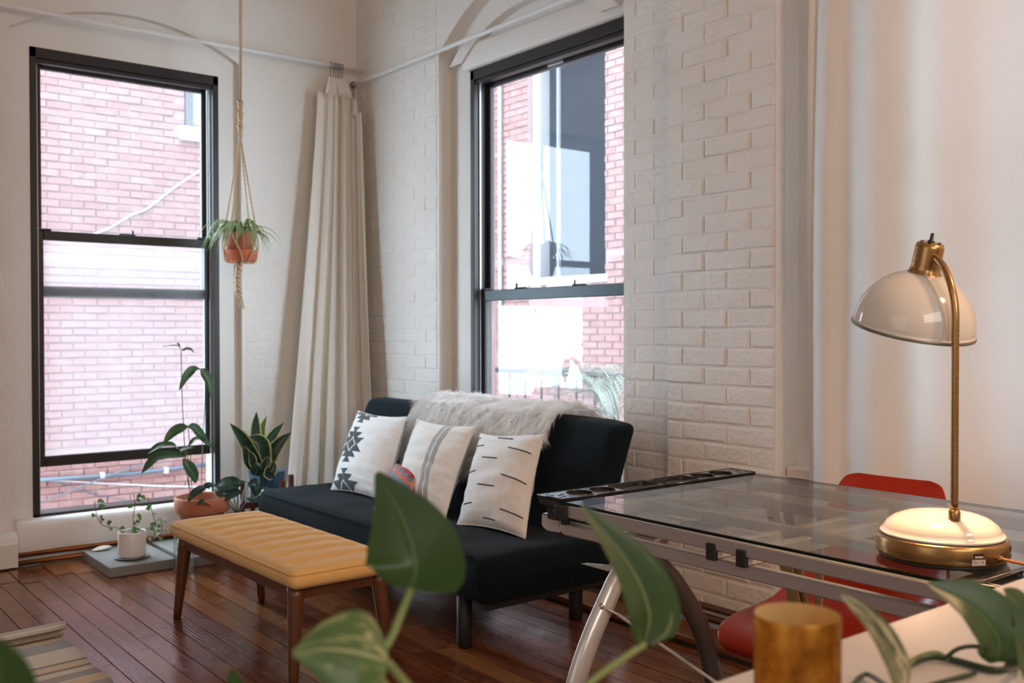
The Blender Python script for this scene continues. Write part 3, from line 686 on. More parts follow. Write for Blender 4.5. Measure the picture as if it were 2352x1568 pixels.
for k in range(9):
    a = rnd.uniform(0, 2 * pi) if k > 3 else (1.9, 2.5, 1.2, 3.2)[k]; h = rnd.uniform(.55, .85); R = rnd.uniform(.40, .62)
    base = Vector((1.08, -1.35, .2)); e = Vector((cos(a) * R, sin(a) * R, h * .9)); sp = catmull([base, base + Vector((e.x * .25, e.y * .25, h * .75)), base + Vector((e.x * .65, e.y * .65, h)), base + e * 1.05], 7)
    m = MB(); m.tube(sp, [.006] * (len(sp) - 3) + [.004, .003, .002], 5)
    for i in range(6, len(sp) - 1):
        T = (sp[i + 1] - sp[i - 1]).normalized(); S = T.cross(Vector((0, 0, 1))).normalized(); L = .25 * sin(pi * (i - 4) / (len(sp) - 2)) + .05
        for s in (-1, 1):
            for q in (0, .5):
                b = sp[i].lerp(sp[i + 1], q); m.leaf([b, b + S * s * L * .5 + T * L * .35, b + S * s * L * .85 + T * L * .7 - Vector((0, 0, L * .35))], .011, [.3, 1, .8, .4, 0], 4, cols=1)
    m.build('frond', M_palm, pp)

# ---------------------------------------------------------------- curtain rods
r1 = tag(MB().tube([(-6.5, -.10, 2.861), (-.004, -.10, 2.861)], .011, 12).build('curtain_rod', M_gloss), 'white curtain rod along the left wall above window 1', 'curtain rod')
r2 = tag(MB().tube([(-.06, -.004, 2.772), (-.06, -6.5, 2.772)], .011, 12).build('curtain_rod', M_gloss), 'white curtain rod along the right wall above window 2', 'curtain rod')
# gathered cream curtains in the corner
def drape(nm, label, top, bot, z0, z1, folds, amp0, amp1, seed, m, tabs=None, nv=46, nu=150, thick=.003, cat='curtain', bow=0.):
    r = random.Random(seed); ph = [r.uniform(0, 6.28) for _ in range(6)]; top = [Vector(p) for p in top]; bot = [Vector(p) for p in bot]
    def path(pts, u):
        f = u * (len(pts) - 1); i = min(int(f), len(pts) - 2); return pts[i].lerp(pts[i + 1], f - i)
    def fn(u, v):
        t = v; k = t ** 1.15; p = path(top, u).lerp(path(bot, u), k); z = z1 + (z0 - z1) * t
        e = .002; d = (path(top, min(u + e, 1)).lerp(path(bot, min(u + e, 1)), k) - path(top, max(u - e, 0)).lerp(path(bot, max(u - e, 0)), k)); d.z = 0
        nrm = Vector((-d.y, d.x, 0)); nrm = nrm.normalized() if nrm.length > 1e-7 else Vector((1, 0, 0))
        A = amp0 + (amp1 - amp0) * t; uu = u + .02 * sin(3 * u * 6.28 + ph[0] + t * 1.2)
        w = sin(folds * 2 * pi * uu + ph[1] + .6 * sin(t * 2.3 + ph[2])) + .35 * sin(folds * 3.37 * pi * uu + ph[3] + t * 1.4)
        return (p.x + nrm.x * A * w, p.y + nrm.y * A * w + bow * sin(pi * t), z)
    return fn
def corner_curtain(label, loc, top, bot, z0, z1, folds, a0, a1, seed, rod, tabs):
    c = thing('corner_curtain', label, 'curtain', loc)
    MB().grid(drape('', '', top, bot, z0, z1, folds, a0, a1, seed, None), 170, 48).build('cloth', M_curtain, c, solid=.003)
    for (tx, ty, bx, by) in tabs:
        w = .016
        m = MB(); sp = [Vector((tx, ty, z1 + .115)), Vector(((tx + bx) / 2, (ty + by) / 2 - .004, z1 + .06)), Vector((bx, by, z1 - .02))]
        m.grid(lambda u, v: (interp([p.x for p in sp], v) + (u - .5) * 2 * w * .7 * (.6 + .6 * v), interp([p.y for p in sp], v) + (u - .5) * 2 * w * .7 * (-.6) + .006 * sin(pi * u), interp([p.z for p in sp], v)), 6, 6)
        m.build('tab', M_curtain, c, solid=.003)
        # clip ring and clip
        a = Vector((tx, ty, z1 + .115)); ax = rod; mm = MB(); rr = .017; ctr = Vector((tx if ax == 'x' else -.06, ty if ax == 'y' else -.10, 2.861 if ax == 'x' else 2.772))
        pts = [ctr + (Vector((0, cos(q), sin(q))) if ax == 'x' else Vector((cos(q), 0, sin(q)))) * rr for q in [2 * pi * i / 14 for i in range(14)]]
        mm.tube(pts, .0022, 6, closed=True); mm.tube([ctr - Vector((0, 0, rr)), ctr - Vector((0, 0, rr + .02)), Vector((tx, ty, z1 + .125)), a - Vector((0, 0, .008))], .0022, 6); mm.build('clip_ring', M_darkmetal, c)
    return c
# ---------------------------------------------------------------- rounded, subdivided boxes for upholstery
def rbox(mb, x0, x1, y0, y1, z0, z1, r, n=(6, 6, 3), disp=None, M=None, mi=0):
    S = (x1 - x0, y1 - y0, z1 - z0); O = (x0, y0, z0); lo = Vector(O) + Vector((r, r, r)); hi = Vector((x1, y1, z1)) - Vector((r, r, r))
    def pt(p):
        q = Vector([min(max(p[i], lo[i]), hi[i]) for i in range(3)]); d = p - q
        nn = d.normalized() if d.length > 1e-9 else Vector((0, 0, 0)); out = q + nn * r
        return out + disp(out, nn) if disp else out
    def mapr(t): return t
    for ax in range(3):
        a, b = [i for i in range(3) if i != ax]
        for side in (0, 1):
            na, nb = n[a], n[b]
            def seq(k, L):
                m_ = n[k]; e = min(r / L, .3); u = [0, e * .2, e * .5, e] + [e + (1 - 2 * e) * i / m_ for i in range(1, m_)] + [1 - e, 1 - e * .5, 1 - e * .2, 1]; return u
            ua, ub = seq(a, S[a]), seq(b, S[b]); vs = []
            for vb in ub:
                for va in ua:
                    p = Vector((0, 0, 0)); p[ax] = O[ax] + side * S[ax]; p[a] = O[a] + va * S[a]; p[b] = O[b] + vb * S[b]; vs.append(pt(p))
            w = len(ua); fs = []
            for j in range(len(ub) - 1):
                for i in range(w - 1):
                    f = (j * w + i, j * w + i + 1, (j + 1) * w + i + 1, (j + 1) * w + i); fs.append(f if (side == 1) != (ax == 1) else f[::-1])
            mb.add(vs, fs, M, mi=mi, smooth=True)
    return mb
# ---------------------------------------------------------------- futon sofa
sofa = thing('futon_sofa', 'black armless futon sofa under window 2 with throw cushions on it', 'sofa', (-.62, -1.66, 0))
def seat_disp(p, nn):
    d = Vector((0, 0, 0))
    if nn.z > .3:
        s = 0
        for ty in (-1.02, -1.5, -1.98, -2.42):
            for tx in (-.86, -.60): s += math.exp(-(((p.x - tx) / .05) ** 2 + ((p.y - ty) / .06) ** 2))
        d.z = -.016 * min(s, 1) + .006 * noise.noise(Vector((p.x * 6, p.y * 3, 0))) + .004 * noise.noise(Vector((p.x * 25, p.y * 9, 3)))
    if abs(nn.x) > .5 or abs(nn.y) > .5:
        d += nn * (.012 * sin(pi * min(max((p.z - .20) / .18, 0), 1)) - .010 * math.exp(-((p.z - .25) / .012) ** 2))
    return d
rbox(MB(), -.985, -.33, -2.69, -.70, .195, .385, .035, (10, 34, 5), seat_disp).build('seat', M_sofa, sofa, weld=1e-5)
def back_M(): 
    return Matrix(((1, 0, -.40, 0), (0, 1, 0, 0), (0, 0, 1, 0), (0, 0, 0, 1)))
def back_disp(p, nn):
    return nn * (.006 * noise.noise(Vector((p.x * 5, p.y * 2.5, p.z * 4)))) + Vector((0, 0, -.012 * max(0, 1 - (p.y + 2.68) / .12) if p.z > .7 else 0))
mb = MB(); rbox(mb, -.06, .085, -2.68, -.655, .33, .838, .035, (4, 24, 8), back_disp)
mb.v = [Vector((v.x - .245 - (.838 - v.z) * .38, v.y, v.z)) for v in mb.v]
mb.build('backrest', M_sofa, sofa, weld=1e-5)
for (lx, ly) in ((-.945, -2.51), (-.945, -.88), (-.36, -2.50), (-.36, -.88)):
    MB().lathe([(0, .0), (.026, .0), (.030, .006), (.030, .22), (0, .22)], (lx, ly, 0), 20).build('leg', M_bmatte, sofa)
for y_ in (-2.63, -.75): MB().box(-.96, -.30, y_ - .03, y_ + .03, .17, .215, bev=.004).build('frame_rail', M_bmatte, sofa)
# seam lines of the mattress
m = MB()
for z in (.235, .372):
    m.tube(catmull([(-.990, -2.63, z), (-.994, -1.7, z + .002), (-.990, -.76, z)], 8), .0035, 6)
m.build('piping', M_sofa, sofa)

# ---------------------------------------------------------------- cushions
def cushion(nm, label, c, T, mats, mi=0, n=56, group='cushions on the black sofa', pinch=.075, seed=1, wr=1., back=None):
    BL, BR, TL, TR = [Vector(p) for p in c]; N = ((BR - BL).cross(TL - BL)).normalized()
    if N.x > 0: N = -N
    mid = (BL + BR + TL + TR) / 4
    root = thing(nm, label, 'cushion', (mid.x, mid.y, min(p[2] for p in c)), 0, group)
    def surf(u, v, side=1):
        a, b = 2 * u - 1, 2 * v - 1
        uu = .5 + .5 * a * (1 - pinch * (1 - b * b)); vv = .5 + .5 * b * (1 - pinch * (1 - a * a))
        P = (BL * (1 - uu) + BR * uu) * (1 - vv) + (TL * (1 - uu) + TR * uu) * vv
        h = (max(0, 1 - abs(a) ** 2.3) * max(0, 1 - abs(b) ** 2.3)) ** .55
        e = 1 - h
        w = .009 * wr * noise.noise(Vector((u * 3 + seed, v * 9, seed * 2.7))) + .008 * wr * e * noise.noise(Vector((u * 8 + seed, v * 26, 1.3))) + .003 * wr * noise.noise(Vector((u * 14, v * 7 + seed, 5.1)))
        return P + N * side * (T * h + w * h ** .4)
    MB().grid(lambda u, v: surf(u, v, 1), n, n, mi=mi).build('cover', mats, root)
    MB().grid(lambda u, v: surf(u, v, -.95), 20, 20, flip=True).build('back_cover', back or M_cushback, root)
    m = MB(); q = [i / 30 for i in range(31)]
    loop = [surf(t, 0) for t in q] + [surf(1, t) for t in q[1:]] + [surf(1 - t, 1) for t in q[1:]] + [surf(0, 1 - t) for t in q[1:-1]]
    m.tube(loop, .0028, 5, closed=True).build('seam', mats[0] if isinstance(mats, list) else mats, root)
    return root, surf, N
def motif(u, v):
    def shape(a, b):
        if abs(a) > 1 or abs(b) > 1: return 0
        q = abs(b); h = (.55 + (1.0 - .55) * (q / .40)) if q < .40 else ((.36 + (.64 - .36) * (q - .40) / .32) if q < .72 else (.10 + (.32 - .10) * (q - .72) / .28))
        if abs(a) > h: return 0
        d = abs(a) / .40 + abs(b) / .42
        return 0 if .80 < d < 1.0 else 1
    return max(shape((u - .29) / .27, (v - .52) / .235), shape((u - .29) / .27, (v - 1.03) / .21), shape((u - .29) / .27, (v + .0) / .21))
cushion('throw_cushion', 'white square cushion printed with charcoal stepped diamonds', [(-.690, -.945, .385), (-.665, -1.475, .385), (-.43, -.775, .775), (-.43, -1.275, .775)], .080, [M_cush, M_ink], motif, 150, seed=1)
M_stripe = fabric('striped_cushion_cotton', (.83, .80, .75), (.79, .76, .71), .9, 300, .25)
t = NT(M_stripe); uv = t.node('ShaderNodeUVMap').outputs[0]; sp = t.node('ShaderNodeSeparateXYZ'); t.link(uv, sp.inputs[0]); U, V_ = sp.outputs[0], sp.outputs[1]
acc = None
for (c, w, sg) in ((.605, .016, 1), (.640, .016, -1), (.690, .016, 1), (.725, .016, -1), (.05, .009, 1), (.075, .009, -1)):
    inb = t.math('LESS_THAN', t.math('ABSOLUTE', t.math('SUBTRACT', U, c)), w)
    tick = t.math('LESS_THAN', t.math('FRACT', t.math('ADD', t.math('MULTIPLY', V_, 62.), t.math('MULTIPLY', U, 34. * sg))), .60)
    k = t.math('MULTIPLY', inb, tick); acc = k if acc is None else t.math('MAXIMUM', acc, k)
old = t.b.inputs['Base Color'].links[0].from_socket
t.col(t.mix(acc, old, (.05, .04, .035)))
cushion('throw_cushion', 'white cushion with two black herringbone stripes, middle of the three white ones', [(-.715, -1.575, .385), (-.690, -2.005, .385), (-.43, -1.372, .770), (-.43, -1.88, .772)], .080, [M_stripe], 0, 56, seed=4)
c3, s3, N3 = cushion('throw_cushion', 'white cushion with scattered short black dashes, beside the glass desk', [(-.715, -2.135, .387), (-.662, -2.535, .385), (-.46, -1.955, .746), (-.46, -2.415, .782)], .082, [M_cush], 0, 56, seed=8)
for (u0, v0, u1, v1) in ((.414, .929, .651, .918), (.663, .793, .951, .765), (.308, .65, .563, .646), (.085, .812, .24, .812), (.02, .93, .08, .93), (.093, .495, .232, .5), (.681, .48, .975, .465), (.342, .345, .603, .35), (.11, .165, .273, .165), (.705, .155, .998 - .02, .155), (.436, .055, .62, .045)):
    m = MB(); pts = []
    for i in range(9):
        f = i / 8; pts.append(s3(u0 + (u1 - u0) * f, v0 + (v1 - v0) * f) + N3 * .0012)
    m.tube(pts, .0028, 5).build('stitched_dash', M_inkthin, c3)
def kil(u, v):
    i, j = int(u * 16), int(v * 16); k = (i - j + (abs(i - 8) // 2)) % 12
    if (i * 7 + j * 5) % 23 == 0: return 3
    if u < .06 or u > .96: return 4
    return (1, 1, 1, 1, 3, 3, 2, 2, 2, 3, 3, 1)[k] - 1 + 0 if k else 0
def kil2(u, v):
    if u < .05 or u > .95: return 3
    i, j = int(u * 14), int(v * 14); k = (i + j * 2 - (i // 3)) % 14
    return 0 if k < 6 else (2 if k < 9 else (1 if k < 12 else 2))
cushion('kilim_cushion', 'small red and blue kilim cushion in front of the striped white cushion', [(-.815, -1.60, .385), (-.80, -1.85, .385), (-.63, -1.495, .575), (-.63, -1.735, .577)], .04, [M_kred, M_korange, M_kblue, M_kedge], kil2, 56, seed=3, wr=.4, back=M_korange)

# ---------------------------------------------------------------- white fur throw
fur = thing('fur_throw', 'white shaggy sheepskin throw draped over the sofa back', 'throw', (-.25, -1.8, .58))
def fur_base(s, t):
    y0 = -1.31 + .12 * t; y1 = -2.40 + .26 * max(0, t - .35) ** 1.0
    if t < .3: y1 += .04 * (.3 - t)
    y = y0 + (y1 - y0) * s
    P = [(-.19, .70), (-.145, .80), (-.155, .866), (-.23, .882), (-.325, .852), (-.368, .76), (-.408, .66), (-.445, .57)]
    f = t * 7; i = min(int(f), 6); k = f - i; x = P[i][0] + (P[i + 1][0] - P[i][0]) * k; z = P[i][1] + (P[i + 1][1] - P[i][1]) * k
    w = noise.noise(Vector((s * 5, t * 4, .3))) * .015
    edge = .10 * (max(0, t - .75) / .25) * noise.noise(Vector((s * 6, 2, 7)))
    return Vector((x - abs(w) * .5, y, z + w * .6 + edge))
MB().grid(fur_base, 40, 30).build('hide', M_fur, fur)
rf = random.Random(11); verts = []; faces = []
for k in range(22000):
    s, t = rf.random(), rf.random() ** .9; p = fur_base(s, t); e = .01
    ds = fur_base(min(s + e, 1), t) - fur_base(max(s - e, 0), t); dt = fur_base(s, min(t + e, 1)) - fur_base(s, max(t - e, 0))
    nrm = ds.cross(dt); nrm = nrm.normalized() if nrm.length > 1e-9 else Vector((-1, 0, 0))
    if nrm.x > .2 and t > .4: nrm = -nrm
    if t < .5 and nrm.z < 0: nrm = -nrm
    q = noise.noise(Vector((s * 9, t * 6, 2))) * 2.4; clump = Vector((noise.noise(Vector((s * 26, t * 16, 0))), noise.noise(Vector((s * 26, t * 16, 5))), noise.noise(Vector((s * 26, t * 16, 9)))))
    flow = (dt.normalized() * cos(q) + ds.normalized() * sin(q) * .7) if t > .3 else (-dt.normalized() * .5 + ds.normalized() * sin(q))
    side = 0.
    if s < .06: flow += Vector((0, .8, 0))
    if s > .94: flow += Vector((0, -.8, 0))
    L = rf.uniform(.045, .078); d = (nrm * .34 + flow * 1.0 + clump * .55 + Vector((rf.uniform(-.25, .25), rf.uniform(-.25, .25), rf.uniform(-.2, .2)))).normalized()
    mid = p + d * L * .55; tip = mid + (d * .45 + flow * .25 - Vector((0, 0, .35))).normalized() * L * .55
    sd = d.cross(Vector((rf.uniform(-1, 1), rf.uniform(-1, 1), rf.uniform(-1, 1)))); sd = sd.normalized() * .0015 if sd.length > 1e-6 else Vector((0, .001, 0))
    b = len(verts); verts += [p - sd, p + sd, mid + sd * .75, mid - sd * .75, tip]; faces += [(b, b + 1, b + 2, b + 3), (b + 3, b + 2, b + 4)]
m = MB(); m.add(verts, faces, smooth=True); fo = m.build('fur_strands', M_fur, fur); fo['kind'] = 'stuff'

# ---------------------------------------------------------------- mustard bench
bz = .012
bench = thing('tufted_bench', 'mustard yellow button tufted bench on dark wooden legs', 'bench', (-1.487, -1.985, 0), bz)
BL_, BW = .577, .205
rows, colsb = 9, 3
bpos = [(-.135 + .135 * c, -.47 + .94 * r / (rows - 1)) for r in range(rows) for c in range(colsb)]
def bench_disp(p, nn):
    d = Vector((0, 0, 0))
    if nn.z > .35:
        ex = 1 - (abs(p.x) / BW) ** 4; ey = 1 - (abs(p.y) / BL_) ** 6
        z = .018 * max(0, ex) * max(0, ey)
        for r in range(rows):
            ry = -.47 + .94 * r / (rows - 1); z -= .015 * math.exp(-((p.y - ry) / .016) ** 2) * max(0, 1 - (abs(p.x) / .19) ** 4)
        for (bx_, by_) in bpos: z -= .019 * math.exp(-(((p.x - bx_) / .026) ** 2 + ((p.y - by_) / .022) ** 2))
        d.z = z
    elif nn.z < .2 and nn.z > -.5:
        d = nn * (.010 * sin(pi * min(max((p.z - .348) / .06, 0), 1)) + .003 * noise.noise(Vector((p.x * 14, p.y * 14, p.z * 5))))
    return d
mb = MB(); rbox(mb, -BW, BW, -BL_, BL_, .345, .412, .022, (30, 100, 5), bench_disp)
mb.build('seat_cushion', M_mustard, bench, world=False, weld=1e-5)
m = MB(); r_ = .022
for zz in (.400,):
    P = []
    for (cx, cy, a0) in ((BW - r_, BL_ - r_, 0), (-BW + r_, BL_ - r_, pi / 2), (-BW + r_, -BL_ + r_, pi), (BW - r_, -BL_ + r_, 3 * pi / 2)):
        for i in range(5): P.append((cx + (r_ + .005) * cos(a0 + i * pi / 8), cy + (r_ + .005) * sin(a0 + i * pi / 8), zz))
    m.tube(P, .0035, 6, closed=True)
m.build('piping', M_mustard, bench, world=False)
for (bx_, by_) in bpos:
    MB().lathe([(0, .006), (.005, .0055), (.009, .003), (.010, 0), (0, -.002)], (bx_, by_, .4075), 12).build('button', M_mustard, bench, world=False)
for sx in (-1, 1):
    MB().box(min(sx * .150, sx * .175), max(sx * .150, sx * .175), -.505, .505, .300, .350, bev=.003).build('apron_rail', M_walnut, bench, world=False)
for sy in (-1, 1):
    MB().box(-.15, .15, min(sy * .495, sy * .52), max(sy * .495, sy * .52), .300, .350, bev=.003).build('apron_rail', M_walnut, bench, world=False)
for sx in (-1, 1):
    for sy in (-1, 1):
        top = Vector((sx * .162, sy * .508, .352)); ft = Vector((sx * .190, sy * .540, 0.004)); m = MB()
        pts = [top.lerp(ft, i / 8) for i in range(9)]; m.tube(pts, [.030 - .0135 * (i / 8) for i in range(9)], 16)
        l = m.build('leg', M_walnut, bench, world=False)
        MB().lathe([(0, 0), (.014, 0), (.015, .004), (0, .004)], (ft.x, ft.y, 0), 12).build('foot_glide', M_bmatte, l, world=False)

# ---------------------------------------------------------------- corner curtains and the white curtain by the desk
corner_curtain('cream tab top curtain gathered at the end of the left wall rod', (-.3, -.12, 0),
    [(-.315, -.085, 0), (-.26, -.115, 0), (-.20, -.09, 0), (-.165, -.12, 0), (-.125, -.13, 0)],
    [(-.60, -.17, 0), (-.50, -.24, 0), (-.36, -.20, 0), (-.30, -.30, 0), (-.20, -.30, 0)], .02, 2.685, 4, .016, .034, 3, 'x',
    [(-.235, -.10, -.265, -.112), (-.215, -.10, -.245, -.105), (-.20, -.10, -.21, -.10), (-.185, -.10, -.17, -.115), (-.17, -.10, -.14, -.125), (-.155, -.10, -.12, -.14)])
corner_curtain('cream curtain gathered at the corner end of the right wall rod', (-.06, -.2, 0),
    [(-.115, -.06, 0), (-.085, -.10, 0), (-.105, -.13, 0), (-.075, -.17, 0), (-.09, -.20, 0)],
    [(-.16, -.10, 0), (-.10, -.19, 0), (-.17, -.27, 0), (-.09, -.33, 0), (-.13, -.42, 0)], .02, 2.575, 3, .014, .028, 9, 'y',
    [(-.06, -.055, -.10, -.085), (-.06, -.07, -.09, -.12), (-.06, -.085, -.09, -.15)])
cw = thing('white_curtain', 'long white curtain hanging over the window behind the glass desk', 'curtain', (-.12, -4.3, 0))
def wcur(u, v):
    y = -3.475 - u * 1.95; z = 2.66 + (.015 - 2.66) * v; k = math.exp(-u * 3.0)
    a = (.004 + .016 * k) * sin((u ** .75) * 46 + .8 * sin(v * 2 + u * 6)) + .012 * sin(u * 17 + 1.2 + v * .7) + .02 * sin(u * 6.1)
    return (-.125 + a * (.75 + .5 * v) + .012 * noise.noise(Vector((u * 9, v * 2.2, 0))), y + .012 * sin(v * 3) * k, z)
MB().grid(wcur, 200, 40).build('cloth', M_sheer, cw, solid=.002)
for u in (.02, .22, .42, .62, .82):
    y = -3.475 - u * 1.95; MB().grid(lambda a, v: (-.06 - .065 * (abs(2 * v - 1) ** 2.) * (1 if v > .5 else -.2), y + (a - .5) * .05, 2.785 - .15 * abs(2 * v - 1)), 3, 14).build('tab', M_sheer, cw, solid=.002)
for u in (.462, .62):
    MB().tube([wcur(u, v / 40) for v in range(41)], .0016, 4).build('seam', M_sheer, cw)
# ---------------------------------------------------------------- glass drafting desk
DX0, DX1, DY0, DY1, DZ = -1.668, -.965, -3.905, -4.862, .83
desk = thing('glass_desk', 'smoked glass drafting desk with silver frame and black side trays', 'desk', (-1.32, -4.38, 0))
gt = MB().add([(DX0, DY1, DZ), (DX1, DY1, DZ), (DX1, DY0, DZ), (DX0, DY0, DZ)], [(0, 1, 2, 3)]).build('glass_top', M_desk_glass, desk)
m = MB(); e = .0015
for (a, b, c, d) in ((DX0 - e, DX0 + e, DY1, DY0), (DX1 - e, DX1 + e, DY1, DY0), (DX0, DX1, DY0 - e, DY0 + e), (DX0, DX1, DY1 - e, DY1 + e)): m.box(a, b, c, d, DZ - .006, DZ)
m.build('glass_edge', M_desk_edge, gt)
# upper frame just under the glass
def rail(x0, x1, y0, y1, z0, z1, nm='frame_rail', mt=None): return MB().box(x0, x1, y0, y1, z0, z1, bev=.0025, seg=1).build(nm, mt or M_silver, desk)
rail(DX0 + .002, DX0 + .026, DY1 + .01, DY0 - .012, DZ - .036, DZ - .010)
rail(DX1 - .05, DX1 - .026, DY1 + .01, DY0 - .012, DZ - .036, DZ - .010)
for y in (DY0 - .05, DY1 + .05): rail(DX0 + .026, DX1 - .05, y - .012, y + .012, DZ - .036, DZ - .010)
for xx in (DX0 + .22, DX0 + .46): rail(xx - .010, xx + .010, DY1 + .06, DY0 - .06, DZ - .034, DZ - .012)
# lower frame
rail(DX0 + .012, DX0 + .034, DY1 - .02, DY0 + .0, DZ - .079, DZ - .053)
rail(DX1 - .07, DX1 - .048, DY1 - .02, DY0 + .0, DZ - .079, DZ - .053)
for y in (DY0 - .03, DY1 + .03): rail(DX0 + .034, DX1 - .07, y - .011, y + .011, DZ - .079, DZ - .053)
# square cross tubes with black end caps
for yc in (-4.345, -4.418):
    rail(DX0 + .008, DX1 - .09, yc - .011, yc + .011, DZ - .053, DZ - .024, 'cross_tube', M_silver2)
    MB().box(DX0 - .002, DX0 + .010, yc - .0115, yc + .0115, DZ - .055, DZ - .022, bev=.002, seg=1).build('end_cap', M_bmatte, desk)
# black corner clamps of the glass
for (yy, s) in ((DY0 - .012, 1), (DY1 + .012, -1)):
    m = MB(); m.box(DX0 - .006, DX0 + .03, min(yy, yy + s * .03) - .01, max(yy, yy + s * .03), DZ - .044, DZ - .008, bev=.004); m.box(DX0 + .0, DX0 + .02, min(yy, yy + s * .014), max(yy, yy + s * .014), DZ - .054, DZ - .04, bev=.002); m.build('corner_clamp', M_bmatte, desk)
# plastic trays with round wells, long well and a grid of pencil holes
def tray(y_in, s, x0, x1, rev, nm='side_tray'):
    """tray beside the glass: y_in the glass edge, s outward sign, long axis along x"""
    w = .088; L = x1 - x0; zt = DZ + .004
    def P(a, b): return ((x1 - a) if rev else (x0 + a), y_in + s * b)
    holes = []; small = []
    for i in range(7):
        r_, c_ = divmod(i, 4) if i < 4 else (1, i - 4)
        a = .014 + (c_ * .5 if False else (i % 3) * .016); b = .020 + (i // 3) * .024 + (.008 if i % 2 else 0)
        small.append([P(a + .0058 * cos(q * pi / 5), b + .0058 * sin(q * pi / 5)) for q in range(10)])
    cups = []
    for ca_ in (.094, .168): cups.append([P(ca_ + .032 * cos(q * pi / 14), .044 + .034 * sin(q * pi / 14)) for q in range(28)])
    rc = .010; a0, a1, b0, b1 = .212, L - .010, .010, w - .010; rect = []
    for (cx, cy, st) in ((a1 - rc, b1 - rc, 0), (a0 + rc, b1 - rc, 1), (a0 + rc, b0 + rc, 2), (a1 - rc, b0 + rc, 3)):
        for q in range(4): rect.append(P(cx + rc * cos(st * pi / 2 + q * pi / 6), cy + rc * sin(st * pi / 2 + q * pi / 6)))
    outer = [P(0, 0.001), P(L, 0.001), P(L, w), P(0, w)]
    hl = small + cups + [rect]; mb = MB(); slab(mb, outer, hl, zt - .008, zt, lambda x, y, d: (x, y, d))
    t_ = mb.build(nm, M_bplastic, desk, weld=1e-6)
    m = MB()
    for H, dep in [(h, .03) for h in small] + [(h, .05) for h in cups] + [(rect, .028)]:
        n = len(H); cx = sum(p[0] for p in H) / n; cy = sum(p[1] for p in H) / n
        V = [(p[0], p[1], zt - .001) for p in H] + [(cx + (p[0] - cx) * .86, cy + (p[1] - cy) * .86, zt - dep) for p in H]
        m.add(V, [(i, (i + 1) % n, n + (i + 1) % n, n + i) for i in range(n)] + [tuple(range(n, 2 * n))], smooth=False)
    m.build('well', M_bplastic, t_)
    m = MB(); q = outer
    for H in cups + [rect]: m.tube([(p[0], p[1], zt) for p in H], .0016, 6, closed=True)
    m.tube([(p[0], p[1], zt - .001) for p in q], .002, 6, closed=True); m.build('rim', M_bplastic, t_)
    m = MB(); a, b = P(.0, .006); c_, d_ = P(L, w - .004); m.box(min(a, c_), max(a, c_), min(b, d_), max(b, d_), zt - .022, zt - .008, bev=.003); 
    a, b = P(.012, .03); c_, d_ = P(.05, w - .02); m.box(min(a, c_), max(a, c_), min(b, d_), max(b, d_), zt - .056, zt - .02, bev=.003); m.build('skirt', M_bmatte, t_)
tray(DY0, 1, DX0 + .004, DX0 + .352, False); tray(DY0, 1, DX0 + .356, DX0 + .704, True)
tray(DY1, -1, DX0 + .004, DX0 + .352, True); tray(DY1, -1, DX0 + .356, DX0 + .704, False)
# folded sheet metal ledge hanging under the left end
def lip(y0, y1, x0, xlen, nm):
    m = MB(); zt = DZ - .046; pr_ = [(0, 0), (0, -.022), (.006, -.032), (.016, -.038), (.035, -.040)]
    m.box(x0, x0 + xlen, y1, y0, zt - .002, zt); 
    # rounded front plate
    r = .030; pts = [(y0, zt), (y0, zt - .022)] + [(y0 - r + r * cos(a), zt - .022 - .016 * sin(a)) for a in [i * pi / 16 for i in range(1, 9)]] + [(y1, zt - .036), (y1, zt)]
    n = len(pts); V = [(x0, p[0], p[1]) for p in pts] + [(x0 + .002, p[0], p[1]) for p in pts]
    m.add(V, [tuple(range(n)), tuple(range(2 * n - 1, n - 1, -1))] + [(i, n + i, n + (i + 1) % n, (i + 1) % n) for i in range(n)])
    m.box(x0, x0 + xlen, y0 - .002, y0, zt - .024, zt)
    return m.build(nm, M_silver2, desk)
lip(-3.866, -4.08, -1.640, .55, 'paper_ledge'); lip(-3.800, -3.866, -1.638, .55, 'paper_ledge')
# bowed legs at both ends
def legs(y, sgn):
    sil = catmull([(-1.20, y, .775), (-1.405, y, .719), (-1.515, y, .656), (-1.567, y, .592), (-1.619, y, .512), (-1.661, y, .425), (-1.70, y, .30), (-1.722, y, .15), (-1.730, y, .02)], 5)
    yd = y - sgn * .042
    dk = catmull([(-1.475, yd, .702), (-1.368, yd, .60), (-1.285, yd, .48), (-1.238, yd, .34), (-1.212, yd, .17), (-1.205, yd, .02)], 7)
    n = len(sil); a = MB().tube(sil, .026, 16, flat=.75, up=(0, 1, 0)).build('front_leg', M_silver2, desk)
    b = MB().tube(dk, .026, 16, flat=.75, up=(0, 1, 0)).build('rear_leg', M_legdark, desk)
    for x, z in ((-1.572, .588), (-1.662, .425)):
        MB().lathe([(0, 0), (.0075, 0), (.0085, .003), (.007, .006), (.003, .0065), (.003, .003), (0, .003)], M=Matrix.Translation((x - .020, y - .010, z)) @ Matrix.Rotation(-pi / 2, 4, 'Y') , seg=14).build('bolt', M_chrome, a)
    return a
legs(-3.95, 1); legs(-4.81, -1)
m = MB(); m.tube([(-1.590, -3.962, .588), (-1.565, -3.985, .570)], .007, 8, flat=.4); m.tube([(-1.565, -3.985, .570), (-1.21, -4.74, .13)], .0042, 8); m.build('brace_rod', M_silver2, desk)
MB().tube([(-1.675, -3.96, .422), (-1.66, -4.79, .422)], .0042, 8).build('brace_rod', M_silver2, desk)
